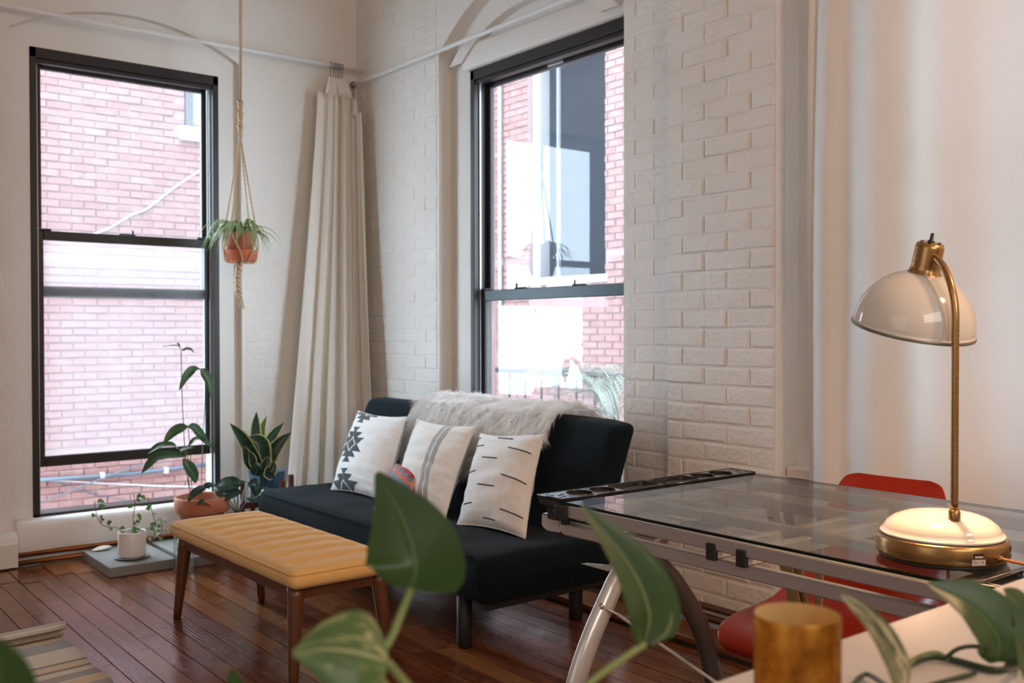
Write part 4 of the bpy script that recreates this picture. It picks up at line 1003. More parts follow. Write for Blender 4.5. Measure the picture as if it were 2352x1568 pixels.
# mounting plate on top of the left legs
m = MB(); m.box(-1.46, -1.10, -4.0, -3.93, .726, .732, bev=.001, seg=1); m.build('mounting_plate', M_silver2, desk)
pl_ = MB(); V = [(-1.42, -3.70, .612), (-1.42, -3.80, .612), (-1.42, -3.98, .640), (-1.42, -3.98, .665), (-1.42, -3.84, .640), (-1.42, -3.78, .622)]
n = len(V); pl_.add(V + [(x + .02, y, z) for x, y, z in V], [tuple(range(n)), tuple(range(2 * n - 1, n - 1, -1))] + [(i, n + i, n + (i + 1) % n, (i + 1) % n) for i in range(n)]); pl_.build('leg_bracket', M_silver2, desk, weld=1e-6)
# folding tilt support in yellow zinc
for (p, q, w, h) in (((-1.13, -4.085, .775), (-1.13, -4.165, .515), .036, .004), ((-1.12, -4.125, .775), (-1.12, -4.18, .515), .026, .004), ((-1.10, -4.205, .775), (-1.10, -4.197, .515), .018, .010)):
    MB().bar(p, q, w, h, up=(1, 0, 0), bev=.001).build('tilt_support', M_zinc, desk)
for z in (.54, .62, .72):
    MB().lathe([(0, 0), (.008, 0), (.008, .006), (0, .006)], M=Matrix.Translation((-1.127, -4.17 + (z - .54) * .22, z)) @ Matrix.Rotation(-pi / 2, 4, 'Y'), seg=10).build('rivet', M_zinc, desk)

# ---------------------------------------------------------------- red shell chair behind the desk
ch = thing('shell_chair', 'red moulded fibreglass shell chair with chrome legs behind the glass desk', 'chair', (-.86, -4.09, 0), pi + .06)
prof = [(.245, .375), (.262, .395), (.258, .418), (.215, .432), (.12, .422), (.02, .408), (-.08, .405), (-.16, .425), (-.215, .480), (-.245, .560), (-.265, .640), (-.285, .720), (-.305, .785), (-.310, .800)]
hw = [.150, .178, .195, .212, .226, .232, .234, .234, .226, .212, .194, .176, .148, .105]
fl = [0, 0, 0, .012, .03, .045, .06, .075, .07, .05, .03, .02, .012, .008]
pc = catmull([(p[0], 0, p[1]) for p in prof], 3)
def shell(u, v):
    k = v * (len(pc) - 1); i = min(int(k), len(pc) - 2); p = pc[i].lerp(pc[i + 1], k - i); a = 2 * u - 1; w = interp(hw, v); f = interp(fl, v)
    T = (pc[min(i + 1, len(pc) - 1)] - pc[max(i - 1, 0)]).normalized(); N = Vector((-T.z, 0, T.x)) * -1
    N = Vector((T.z, 0, -T.x));
    if N.z < 0 and v < .5: N = -N
    if N.x < 0 and v >= .5: N = -N
    r = abs(a) ** 2.6
    return p + Vector((0, a * w, 0)) + N * f * r
MB().grid(shell, 22, 40).build('shell', M_red, ch, world=False, solid=.006, sub=1)
for sx in (-1, 1):
    for sy in (-1, 1):
        MB().tube([(sx * .10 + .0, sy * .085, .395), (sx * .13, sy * .12, .36), (sx * (.21 if sx > 0 else .24), sy * .215, .012)], .0075, 10).build('leg', M_chrome, ch, world=False)
        MB().lathe([(0, 0), (.012, 0), (.013, .01), (.008, .016), (0, .016)], (sx * (.21 if sx > 0 else .24), sy * .215, 0), 12).build('foot_glide', M_bmatte, ch, world=False)
for sy in (-1, 1): MB().tube([(.165, sy * .165, .22), (-.185, sy * .165, .22)], .005, 8).build('stretcher', M_chrome, ch, world=False)
MB().tube([(.165, -.165, .22), (0, 0, .33), (.165, .165, .22)], .005, 8).build('stretcher', M_chrome, ch, world=False)
MB().tube([(-.185, -.165, .22), (0, 0, .33), (-.185, .165, .22)], .005, 8).build('stretcher', M_chrome, ch, world=False)

# ---------------------------------------------------------------- table lamp
LX, LY = -1.524, -4.733
lamp = thing('desk_lamp', 'brass and cream enamel desk lamp with dome shade, on the glass desk', 'lamp', (LX, LY, DZ))
MB().lathe([(0, 0), (.100, 0), (.102, .004), (.100, .007), (0, .007)], (LX, LY, DZ + .0008), 48).build('rubber_foot', M_bmatte, lamp)
base = MB().lathe([(0, .007), (.103, .007), (.106, .010), (.1065, .014), (.1065, .034), (.105, .038), (.101, .040), (0, .040)], (LX, LY, DZ), 64).build('base', M_brass, lamp)
MB().lathe([(0, .0405), (.0985, .0405), (.1005, .043), (.0985, .0455), (.096, .0455), (.094, .052), (.088, .0605), (.076, .069), (.058, .0755), (.035, .079), (.0, .080)], (LX, LY, DZ), 64).build('dome', M_cream, lamp)
rt = Vector((0.785, -.619, 0)); fw = Vector((.619, .785, 0)); up = Vector((0, 0, 1))
B0 = Vector((LX, LY, DZ)); A = B0 - rt * .003 - fw * .055
MB().lathe([(0, .064), (.0085, .066), (.0095, .070), (.0095, .088), (.0078, .092), (.0055, .092)], (A.x, A.y, DZ), 24).build('collar', M_brass, lamp)
pole = [A + up * z for z in (.085, .2, .3, .37)] + [A + up * .425 - rt * .000 + fw * .001, A + up * .462 - rt * .003 + fw * .009, A + up * .492 - rt * .006 + fw * .027, A + up * .508 - rt * .008 + fw * .047, A + up * .514 - rt * .009 + fw * .062, A + up * .516 - rt * .010 + fw * .074]
MB().tube(catmull(pole, 6), .0062, 14).build('pole', M_brass, lamp)
ax = (up + rt * .10 - fw * .26).normalized(); S = B0 - rt * .026 + fw * .062 + up * .393   # centre of the shade rim
xa = (rt - ax * rt.dot(ax)).normalized(); ya = ax.cross(xa); MS = frame(S, xa, ya, ax)
R = .102; pf = [(R + .0015, -.003), (R + .0025, 0), (R + .001, .003)] + [(R * cos(a), R * 1.02 * sin(a)) for a in [i * pi / 2 * .82 / 18 for i in range(19)]]
sh_ = MB().lathe(pf, M=MS, seg=64).build('shade', M_cream, lamp, solid=.0016)
MB().lathe([(R - .0015, -.0035), (R + .003, -.003), (R + .0035, 0), (R + .002, .0025)], M=MS, seg=64).build('shade_rim', mat('rim_grey', (.22, .22, .19), .35, .4), sh_)
MB().lathe([(.033, .092), (.0335, .096), (.0265, .103), (.0245, .112), (.0240, .146), (.022, .152), (.017, .1545), (0, .155)], M=MS, seg=40).build('cap', M_brass, lamp)
for q in range(6):
    a = q * pi / 3; MB().lathe([(0, 0), (.0028, 0), (.0028, .0006), (0, .0006)], M=MS @ Matrix.Translation((.0165 * cos(a), .0165 * sin(a), .1545)), seg=8).build('vent_hole', M_dark, lamp)
MB().lathe([(0, .154), (.006, .154), (.006, .157), (.0032, .158), (.0028, .170), (0, .1705)], M=MS, seg=16).build('switch', M_bmatte, lamp)
MB().lathe([(0, .012), (.012, .014), (.019, .021), (.022, .032), (.019, .046), (.012, .062), (.010, .09), (0, .09)], M=MS, seg=20).build('bulb', M_bulb, lamp)
# sockets, labels and cord on the front of the base
def on_base(deg, z, out=0.): a = math.atan2(-fw.y, -fw.x) + radians(deg); return frame((LX + (.1065 + out) * cos(a), LY + (.1065 + out) * sin(a), DZ + z), (-sin(a), cos(a), 0), (0, 0, 1), (cos(a), sin(a), 0))
for deg, txt in ((7.5, '5V 1A'), (60, '5V 2A')):
    Mx = on_base(deg, .026); MB().box(-.0085, .0085, -.0035, .0035, -.001, .0006, Mx).build('socket', M_dark, base)
    MB().box(-.007, .007, -.0028, .0000, .0004, .0010, Mx).build('socket_tongue', M_label, base)
    Mx = on_base(deg, .0155); MB().box(-.0115, .0115, -.0045, .0045, 0, .0005, Mx).build('label', M_label, base)
    cu = bpy.data.curves.new('label_text', 'FONT'); cu.body = txt; cu.size = .0078; cu.align_x = 'CENTER'; cu.align_y = 'CENTER'; cu.extrude = .00008
    to0 = bpy.data.objects.new('label_text', cu); COL.objects.link(to0); cu.materials.append(M_labelink)
    me = bpy.data.meshes.new_from_object(to0.evaluated_get(bpy.context.evaluated_depsgraph_get())); bpy.data.objects.remove(to0)
    to = bpy.data.objects.new('label_text', me); COL.objects.link(to); to.parent = base; to.matrix_local = WORLD[lamp.name].inverted() @ on_base(deg, .0155, .0007)
a = on_base(30, .019); c0 = Vector(a.translation); od = Vector((a[0][2], a[1][2], 0))
MB().lathe([(0, -.002), (.0055, -.002), (.006, .002), (.0045, .006), (.003, .007), (0, .007)], M=a, seg=14).build('grommet', M_brass, base)
MB().tube(catmull([c0 + od * .004, c0 + od * .03 + rt * .02 - up * .004, c0 + od * .05 + rt * .065 - up * .007, c0 + od * .05 + rt * .13 - up * .022 + up * .012, c0 + od * .03 + rt * .22 - up * .10, c0 + od * .0 + rt * .25 - up * .40], 8), .0026, 8).build('cord', M_cord, lamp)
# ---------------------------------------------------------------- hanging planter
HX, HY = -.93, -.35
hp = thing('hanging_planter', 'terracotta pot with spider plant in a jute macrame hanger beside the left window', 'planter', (HX, HY, 1.60))
MB().lathe([(0, 1.605), (.078, 1.605), (.094, 1.665), (.096, 1.668), (.090, 1.668), (.088, 1.662), (0, 1.640)], (HX, HY, 0), 36).build('saucer', M_terra2, hp)
MB().lathe([(0, 1.642), (.070, 1.642), (.082, 1.755), (.088, 1.758), (.090, 1.765), (.080, 1.765), (.077, 1.745), (0, 1.745)], (HX, HY, 0), 36).build('pot', M_terra, hp)
MB().lathe([(0, 1.750), (.078, 1.748)], (HX, HY, 0), 20).build('soil', M_soil, hp)
rs = random.Random(21)
def twist(p, q, r, n, ph=0., rr=.004):
    p, q = Vector(p), Vector(q); m = MB(); d = (q - p).normalized(); a = d.orthogonal().normalized(); b = d.cross(a)
    for s in (0, pi):
        m.tube([p.lerp(q, i / n) + (a * cos(s + ph + i * 1.1) + b * sin(s + ph + i * 1.1)) * r * .6 for i in range(n + 1)], r * .8, 5)
    return m
top = Vector((HX - .012 + .02, HY, RZ - .0)); k0 = Vector((HX + .004, HY, 2.50)); k1 = Vector((HX + .002, HY, 2.30))
MB().tube([top, k0 + Vector((-.004, 0, 0))], .004, 6).tube([top + Vector((.012, 0, 0)), k0 + Vector((.004, 0, 0))], .004, 6).build('rope', M_jute, hp)
m = MB()
for i in range(3):
    m.tube([k0.lerp(k1, j / 24) + Vector((cos(j * .9 + i * 2.1) * .009, sin(j * .9 + i * 2.1) * .009, 0)) * (1 + .4 * sin(j * .8)) for j in range(25)], .007, 6)
m.build('braid', M_jute, hp)
for i, a in enumerate((2.5, 3.7, 5.6, .55)):
    e1 = Vector((HX + cos(a) * .088, HY + sin(a) * .088, 1.775)); twist(k1, e1, .0042, 60, i).build('rope', M_jute, hp)
    for s in (-.55, .55):
        e2 = Vector((HX + cos(a + s) * .097, HY + sin(a + s) * .097, 1.668)); e3 = Vector((HX + cos(a + s * 1.4) * .080, HY + sin(a + s * 1.4) * .080, 1.603))
        MB().tube(catmull([e1, e1.lerp(e2, .5) + Vector((cos(a), sin(a), 0)) * .006, e2, e3, (HX, HY, 1.597)], 5), .0036, 5).build('rope', M_jute, hp)
m = MB()
for i in range(3):
    m.tube([Vector((HX - .004 - .012 * sin(j / 22 * pi) + cos(j * .8 + i * 2.1) * .012, HY + sin(j * .8 + i * 2.1) * .012, 1.60 - j * .0095)) for j in range(22)], [.009] * 18 + [.007, .006, .005, .004], 6)
for i in range(5): m.tube([(HX + .004, HY, 1.40), (HX - .012 + i * .007, HY + rs.uniform(-.01, .01), 1.365), (HX - .016 + i * .009, HY, 1.335 + rs.uniform(0, .02))], .003, 5)
m.build('tassel', M_jute, hp)
for k in range(58):
    a = rs.uniform(0, 2 * pi); L = rs.uniform(.11, .25); h = rs.uniform(.025, .085); dr = rs.uniform(.02, .13)
    b = Vector((HX + cos(a) * rs.uniform(0, .03), HY + sin(a) * .03, 1.75)); c = Vector((cos(a), sin(a), 0)); w = rs.uniform(.013, .020)
    MB().leaf([b, b + c * L * .28 + Vector((0, 0, h)), b + c * L * .65 + Vector((0, 0, h * .8 - dr * .15)), b + c * L * .95 + Vector((0, 0, h * .1 - dr))], w, [.6, 1, 1, .9, .6, .05], 9, fold=.4, cols=1).build('leaf', M_spider, hp)

# ---------------------------------------------------------------- concrete pavers, shell, white pot with ivy
pv = MB().box(-1.705, -1.375, -.565, -.075, .001, .052, Matrix.Translation((0, 0, 0)), bev=.004).build('concrete_paver', M_slab)
tag(pv, 'grey concrete paver under the white pot by the left window', 'paver')
pv2 = MB().box(-1.345, -.965, -.60, -.09, .001, .052, bev=.004).build('concrete_paver', M_slab); tag(pv2, 'grey concrete paver under the terracotta pot, partly behind the yellow bench', 'paver')
sc_ = (-1.6235,-0.1358,0.0560)
m = MB(); m.grid(lambda u, v: (sc_[0] + (u - .5) * .10, sc_[1] + (v - .5) * .055 * sin(pi * min(max(u * .9 + .06, 0), 1)), .055 + .030 * (1 - (2 * v - 1) ** 2) * sin(pi * (u * .8 + .1)) * .5 + .010 * u + .001 * cos(v * 40)), 16, 12)
sh2 = m.build('seashell', M_shell, solid=.003); tag(sh2, 'small white seashell lying on the corner of the concrete paver', 'seashell')
PX, PY = -1.549, -.412
sa = MB().lathe([(0, .053), (.060, .053), (.084, .060), (.087, .064), (.083, .064), (.058, .058), (0, .058)], (PX, PY, 0), 40).build('saucer', M_pewter); tag(sa, 'round pewter saucer under the white ceramic pot', 'saucer')
iv = thing('ivy_pot', 'white ceramic pot with thin ivy vines on a metal saucer', 'plant', (PX, PY, .0585))
MB().lathe([(0, .0595), (.060, .0595), (.068, .066), (.069, .075), (.069, .188), (.067, .191), (.0645, .188), (.0635, .165), (0, .165)], (PX, PY, 0), 48).build('pot', M_ceramic, iv)
MB().lathe([(0, .172), (.030, .172), (.0635, .166)], (PX, PY, 0), 20).build('soil', M_soil, iv)
def vine(parent, pts, r, m_stem, leaves, lm, size, seed, nm='vine'):
    q = random.Random(seed); sp = catmull(pts, 8); MB().tube(sp, r, 5).build(nm, m_stem, parent)
    n = len(sp)
    for k in range(leaves):
        i = int((k + .6) / leaves * (n - 1)); p = sp[i]; a = q.uniform(0, 2 * pi); d = Vector((cos(a), sin(a) * .6 - .3, q.uniform(-.2, .8))).normalized(); L = size * q.uniform(.75, 1.2)
        m = MB(); pe = p + d * L * .55; m.tube([p, p + d * L * .3 + Vector((0, 0, .003)), pe], r * .6, 4)
        td = (d + Vector((q.uniform(-.6, .6), q.uniform(-.6, .6), q.uniform(-.9, .2)))).normalized()
        m.leaf([pe, pe + td * L * .5, pe + td * L - Vector((0, 0, L * .2))], L * .95, [.35, .9, 1, .75, .45, .05], 6, fold=.15, cols=1, up=(q.uniform(-.5, .5), -.8, .6)); m.build('leaf', lm[k % len(lm)], parent)
vine(iv, [(PX - .03, PY, .17), (-1.6217,-0.4000,0.2157), (-1.6786,-0.3900,0.2279), (-1.7053,-0.3800,0.2629), (-1.7149,-0.3700,0.3091), (-1.7181,-0.3600,0.3569)], .0018, M_twig, 9, [M_ivy], .030, 3)
vine(iv, [(PX, PY, .17), (-1.5483,-0.4300,0.2179), (-1.5479,-0.4300,0.2695), (-1.5388,-0.4300,0.3245), (-1.5440,-0.4200,0.3865)], .0018, M_twig, 7, [M_ivy], .032, 8)
vine(iv, [(PX + .03, PY, .17), (-1.4637,-0.4000,0.1937), (-1.4033,-0.3400,0.1883), (-1.4101,-0.3200,0.2370), (-1.4169,-0.3000,0.2929), (-1.4303,-0.3000,0.3361)], .0018, M_twig, 9, [M_ivy], .030, 12)
vine(iv, [(PX + .04, PY, .178), (-1.4460,-0.3800,0.1860), (-1.4059,-0.3400,0.1354), (-1.3844,-0.3300,0.1170), (-1.3645,-0.3200,0.1687), (-1.3655,-0.3100,0.2139)], .0016, M_twig, 10, [M_ivyw, M_ivyw, M_ivy], .028, 17)
vine(iv, [(PX + .05, PY + .01, .18), (-1.4360,-0.3700,0.1763), (-1.4049,-0.3300,0.1290), (-1.4155,-0.3200,0.1056)], .0014, M_twig, 5, [M_ivyw], .026, 23)

# ---------------------------------------------------------------- glass jar with a cutting
JX, JY = -1.368, -.655
jar = thing('glass_jar', 'tall clear glass jar with water and a rooting cutting, behind the bench leg', 'jar', (JX, JY, 0))
MB().lathe([(0, .003), (.044, .003), (.050, .008), (.050, .200), (.049, .203), (.047, .2), (.047, .012), (0, .010)], (JX, JY, 0), 40).build('glass', M_jar, jar)
MB().lathe([(0, .0105), (.0465, .0105), (.0465, .105), (0, .105)], (JX, JY, 0), 32).build('water', M_water, jar)
MB().tube(catmull([(JX + .01, JY, .26), (JX + .012, JY - .005, .19), (JX - .005, JY, .12), (JX + .004, JY, .06), (JX + .022, JY + .01, .035)], 6), .003, 6).build('cutting_stem', M_root, jar)
for s in range(4): MB().tube(catmull([(JX + .0, JY, .11), (JX - .02 + s * .012, JY + .01, .08), (JX - .028 + s * .02, JY - .01 + s * .006, .05)], 5), .001, 4).build('root', M_root, jar)
MB().leaf([(JX - .0, JY, .115), (JX - .025, JY, .118), (JX - .04, JY, .108)], .03, [.3, .9, 1, .6, .1], 6, cols=1).build('leaf', M_ivy, jar)

# ---------------------------------------------------------------- avocado seedlings in terracotta pot
AX, AYP = -1.205, -.475
av = thing('avocado_pot', 'wide terracotta pot of tall avocado seedlings in front of the left window', 'plant', (AX, AYP, .053))
MB().lathe([(0, .054), (.085, .054), (.115, .255), (.134, .262), (.140, .268), (.142, .338), (.136, .345), (.126, .342), (.120, .30), (0, .30)], (AX, AYP, 0), 48).build('pot', M_terra, av)
MB().lathe([(0, .318), (.06, .316), (.123, .308)], (AX, AYP, 0), 24).build('soil', M_soil, av)
def stem(parent, pts, r, m, nm='stem'): MB().tube(catmull(pts, 7), r, 6).build(nm, m, parent)
stem(av, [(-1.2838,-0.5200,0.3543), (-1.2946,-0.5200,0.4807), (-1.2985,-0.5200,0.5835), (-1.3053,-0.5200,0.6067)], .0026, M_stem)
stem(av, [(-1.2631,-0.4700,0.3571), (-1.2855,-0.4700,0.4858), (-1.3021,-0.4700,0.7850), (-1.3078,-0.4700,0.9909), (-1.3093,-0.4700,1.1143)], .0022, M_twig)
stem(av, [(-1.2635,-0.4900,0.3597), (-1.2694,-0.4900,0.5324), (-1.2778,-0.4900,0.6705), (-1.2822,-0.4900,0.7120), (-1.2844,-0.4900,0.7282)], .0022, M_twig)
stem(av, [(-1.1880,-0.4200,0.3310), (-1.1821,-0.4200,0.5179), (-1.1688,-0.4200,0.7511), (-1.1629,-0.4200,0.9382), (-1.1815,-0.4200,1.0090), (-1.1910,-0.4200,1.0162)], .0024, M_stem)
OV = [.10, .55, .85, 1, .98, .82, .55, .05]
def aleaf(pts, w, up=(0, -1, .4), y=None): MB().leaf(pts, w, OV, 12, fold=.28, up=up, cols=2).build('leaf', M_avo, av)
aleaf([(-1.3093,-0.4700,1.1143), (-1.3229,-0.4700,1.1395), (-1.3571,-0.4700,1.1422), (-1.4079,-0.4600,1.1381)], .022, (0, -.3, 1))
aleaf([(-1.3070,-0.4700,1.1142), (-1.2839,-0.4700,1.1231), (-1.2621,-0.4800,1.1206), (-1.2412,-0.4800,1.1020)], .028, (0, -.6, 1))
aleaf([(-1.3138,-0.4700,1.1280), (-1.3216,-0.4600,1.1508), (-1.3340,-0.4500,1.1554)], .016, (0, -.3, 1))
aleaf([(-1.1910,-0.4200,1.0162), (-1.2289,-0.4200,1.0148), (-1.2749,-0.4300,0.9748), (-1.3078,-0.4300,0.9045)], .048, (.3, -.6, .5))
aleaf([(-1.1886,-0.4200,1.0162), (-1.1721,-0.4200,0.9947), (-1.1452,-0.4300,0.9381), (-1.1375,-0.4400,0.8562)], .062, (.3, -1, .2))
aleaf([(-1.2844,-0.4900,0.7167), (-1.3144,-0.4900,0.7140), (-1.3647,-0.4900,0.6900), (-1.4123,-0.4900,0.6390)], .058, (.1, -.8, .7))
aleaf([(-1.2821,-0.4900,0.7166), (-1.2520,-0.4900,0.7101), (-1.2102,-0.4900,0.6591), (-1.1499,-0.4800,0.5959)], .060, (.2, -.9, .4))
aleaf([(-1.2887,-0.5000,0.6127), (-1.2491,-0.5000,0.6488), (-1.2108,-0.5100,0.6493), (-1.1827,-0.5100,0.6381)], .040, (0, -.4, 1))
aleaf([(-1.3508,-0.5200,0.6101), (-1.3745,-0.5300,0.6309), (-1.4493,-0.5400,0.6328), (-1.5109,-0.5400,0.5975)], .052, (0, -.5, 1))
stem(av, [(-1.2986,-0.5200,0.5721), (-1.3213,-0.5200,0.5988), (-1.3508,-0.5200,0.6101)], .0018, M_stem)
aleaf([(-1.3031,-0.5200,0.5838), (-1.3350,-0.5200,0.5954), (-1.2919,-0.5400,0.6121), (-1.2703,-0.5500,0.6069)], .034, (0, -.4, 1))
aleaf([(-1.3068,-0.5300,0.5669), (-1.3739,-0.5400,0.5778), (-1.4739,-0.5600,0.5745), (-1.5492,-0.5700,0.5050)], .066, (0, -.6, .9))
aleaf([(-1.3252,-0.5300,0.5593), (-1.3062,-0.5400,0.5226), (-1.2744,-0.5400,0.4698), (-1.2631,-0.5400,0.4232)], .068, (.2, -1, .2))

# ---------------------------------------------------------------- snake plant in blue pot on a wooden stand
SX, SY, SZ = -.775, -.335, .30
sp_ = thing('plant_stand', 'mid-century dark wooden plant stand with four posts behind the sofa corner', 'plant stand', (SX, SY, 0))
for dx, dy in ((-.158, -.02), (.158, .02), (-.02, .158), (.02, -.158)):
    MB().box(SX + dx - .014, SX + dx + .014, SY + dy - .014, SY + dy + .014, .001, .385, bev=.003).build('post', M_stand, sp_)
MB().box(SX - .15, SX + .15, SY - .034, SY - .008, .225, .262, rot_z(0), bev=.002).build('crossbar', M_stand, sp_)
MB().box(SX - .034, SX - .008, SY - .15, SY + .15, .225, .262, bev=.002).build('crossbar', M_stand, sp_)
sn = thing('snake_plant', 'variegated snake plant in a blue faceted pot on the wooden stand', 'plant', (SX, SY, .264))
m = MB(); N8 = 8; pr_ = [(0, .265), (.085, .265), (.110, .425), (.102, .425), (.098, .40), (0, .40)]
m.lathe(pr_, (SX, SY, 0), 8, smooth=False).build('pot', M_bluepot, sn)
SN = [.45, .62, .8, .95, 1, .95, .78, .48, .03]
def sleaf(pts, w, m_=None, up=(0, -1, .3), fold=.32): MB().leaf(pts, w, SN, 14, fold=fold, up=up, cols=3, curl=-.15).build('leaf', m_ or M_snake, sn)
b = (SX, SY - .02, .41)
sleaf([b, (-0.8445,-0.3600,0.4589), (-0.9479,-0.4000,0.6168), (-1.0255,-0.4200,0.7145)], .092)
sleaf([(SX, SY + .02, .41), (-0.8267,-0.3200,0.5025), (-0.8345,-0.3100,0.6506), (-0.8235,-0.3100,0.7613)], .080)
sleaf([(SX + .02, SY + .02, .41), (-0.7861,-0.3000,0.5471), (-0.7881,-0.3000,0.6593), (-0.7586,-0.3000,0.7323)], .044, M_snake2)
sleaf([(SX + .02, SY, .41), (-0.7892,-0.3300,0.5005), (-0.7418,-0.3200,0.6080), (-0.6561,-0.3100,0.6896)], .072)
sleaf([(SX + .03, SY - .02, .41), (-0.7837,-0.3700,0.4794), (-0.7370,-0.3900,0.5716), (-0.6532,-0.4000,0.6386)], .092)
sleaf([(SX + .01, SY - .03, .41), (-0.8179,-0.4000,0.5050), (-0.8540,-0.4300,0.6008), (-0.9288,-0.4500,0.6390)], .095, None, (.2, -1, .2))
sleaf([(SX - .02, SY - .04, .41), (-0.9091,-0.4200,0.4709), (-0.9384,-0.4300,0.5346), (-0.9557,-0.4300,0.5912)], .072)
sleaf([(SX - .01, SY - .05, .41), (-0.8906,-0.4300,0.4655), (-0.9124,-0.4400,0.5215), (-0.9299,-0.4400,0.5590)], .055)
sleaf([(SX + .02, SY - .05, .41), (-0.8324,-0.4200,0.4448), (-0.8185,-0.4300,0.4885), (-0.8080,-0.4300,0.5218)], .062)
sleaf([(SX + .03, SY - .04, .41), (-0.8111,-0.4300,0.4147), (-0.7921,-0.4400,0.4507), (-0.7788,-0.4400,0.4936)], .075)

# ---------------------------------------------------------------- dark philodendron between pots
ph = thing('philodendron', 'dark glossy philodendron trailing between the terracotta and blue pots', 'plant', (-1.0, -.46, .053))
MB().lathe([(0, .0535), (.045, .0535), (.058, .215), (.062, .22), (.056, .223), (.053, .20), (0, .20)], (-1.0, -.46, 0), 28).build('pot', M_terra2, ph)
MB().lathe([(0, .21), (.054, .205)], (-1.0, -.46, 0), 16).build('soil', M_soil, ph)
HS = [.5, .9, 1, .97, .85, .65, .4, .04]
def pleaf(parent, pts, w, m_, up, base=None, r=.0025, shape=HS, ms=None, fold=.25):
    if base is not None: MB().tube(catmull([base, Vector(base).lerp(Vector(pts[0]), .55) + Vector((0, 0, .03)), pts[0]], 6), r, 5).build('petiole', ms or M_stem_dark, parent)
    MB().leaf(pts, w, shape, 14, fold=fold, up=up, cols=3, curl=.1).build('leaf', m_, parent)
pb_ = (-1.0, -.46, .22)
pleaf(ph, [(-1.0112,-0.5000,0.3985), (-1.0789,-0.5400,0.4052), (-1.1398,-0.5600,0.3859), (-1.1582,-0.5700,0.3477)], .085, M_philo, (.2, -.7, .7), pb_)
pleaf(ph, [(-1.0270,-0.5200,0.3743), (-1.0801,-0.5600,0.3660), (-1.1314,-0.5800,0.3461), (-1.1601,-0.5800,0.3124)], .09, M_philo, (.1, -.7, .6), pb_)
pleaf(ph, [(-1.0633,-0.4600,0.4058), (-1.0306,-0.4700,0.4134), (-0.9978,-0.4800,0.3996), (-0.9531,-0.4800,0.3929)], .05, M_philo, (0, -.6, .9), pb_)
pleaf(ph, [(-1.2373,-0.6000,0.4098), (-1.2794,-0.6200,0.3985), (-1.3174,-0.6300,0.3768), (-1.3333,-0.6300,0.3450)], .045, M_philo, (.2, -.7, .8), pb_)
pleaf(ph, [(-1.1759,-0.5800,0.4127), (-1.2141,-0.6000,0.4166), (-1.2373,-0.6000,0.4098), (-1.2596,-0.6100,0.3997)], .04, M_philo, (.2, -.7, .8), pb_)
pleaf(ph, [(-0.9491,-0.5000,0.3997), (-0.9329,-0.5200,0.3839), (-0.9274,-0.5300,0.3466), (-0.9251,-0.5300,0.3178)], .075, M_philo, (.2, -1, .2), pb_)
pleaf(ph, [(-0.8943,-0.5000,0.3154), (-0.8827,-0.5200,0.3407), (-0.8638,-0.5400,0.3461), (-0.8430,-0.5500,0.3357)], .075, M_philo, (.1, -.6, .8), pb_)
pleaf(ph, [(-0.9521,-0.5000,0.3119), (-0.9377,-0.5300,0.3049), (-0.9089,-0.5500,0.2997), (-0.8833,-0.5600,0.2864)], .08, M_philo, (.1, -.6, .8), pb_)
pleaf(ph, [(-0.9033,-0.4700,0.4229), (-0.8973,-0.4800,0.4571), (-0.8864,-0.4900,0.4765), (-0.8687,-0.4900,0.4701)], .07, M_philo, (-.3, -.9, .4), pb_)
pleaf(ph, [(-1.1672,-0.5800,0.2926), (-1.2147,-0.6000,0.3212), (-1.2569,-0.6200,0.3376), (-1.2904,-0.6300,0.3291)], .05, M_philo, (.1, -.6, .8), pb_)

# ---------------------------------------------------------------- striped rug with one rolled end
rg = MB(); RA = (-2.1529,-1.4607,0.0060); 
def rugf(u, v):
    # v runs toward the camera; the far end curls over
    y = -1.43 - .028 * (1 - u) * 0 - v * 2.2; x = -2.135 - (1 - u) * 1.0 - .006 * sin(v * 40)
    sk = -.13 * (1 - u)          # slightly askew
    return (x, y + sk * .9 + 0 * v, .008 + .003 * noise.noise(Vector((u * 9, v * 20, 0))))
rg.grid(rugf, 12, 60)
def rollf(u, v):
    a = v * 4.4; r = .024 + .006 * u * 0; y0 = -1.43 - .117 * (1 - u); x = -2.135 - (1 - u) * 1.0 + .012
    return (x, y0 + .020 + r * sin(a) * 1.1 - .03 * max(0, v - .6), .010 + r * (1 - cos(a)))
rg.grid(lambda u, v: rollf(u, v), 12, 16)
for k in range(len(rg.f)):
    pass
ro = rg.build('striped_rug', M_rug, solid=.007); tag(ro, 'striped beige and grey flatweave rug with a curled end on the wooden floor', 'rug')
# ---------------------------------------------------------------- foreground: white table, gold glass, pothos
tb = thing('white_table', 'white table with a gold candle glass and pothos in front of the desk', 'table', (-2.4, -5.2, 0))
MB().box(-3.02, -1.735, -5.47, -5.013, .872, .90, bev=.003).build('tabletop', M_white_table, tb)
for x in (-2.98, -1.78):
    for y in (-5.44, -5.05): MB().box(x - .02, x + .02, y - .02, y + .02, 0, .872, bev=.003).build('leg', M_white_table, tb)
GX, GY = -2.515, -5.150
gg = thing('candle_glass', 'gold mercury glass candle holder on the white table', 'candle holder', (GX, GY, .90))
MB().lathe([(0, .9012), (.030, .9012), (.0322, .904), (.0322, 1.003), (.0316, 1.0045)], (GX, GY, 0), 48).build('glass', M_gold, gg)
MB().lathe([(.0316, 1.0045), (.0306, 1.003), (.0302, .908), (0, .906)], (GX, GY, 0), 48).build('lining', M_goldin, gg)
MB().lathe([(0, .909), (.0295, .909), (.0295, .945), (.027, .948), (0, .946)], (GX, GY, 0), 32).build('wax', M_ceramic, gg)
fp = thing('pothos_plant', 'large leaved green pothos in a pot at the front of the white table', 'plant', (-2.79, -5.10, .90))
Q = (-2.79, -5.10)
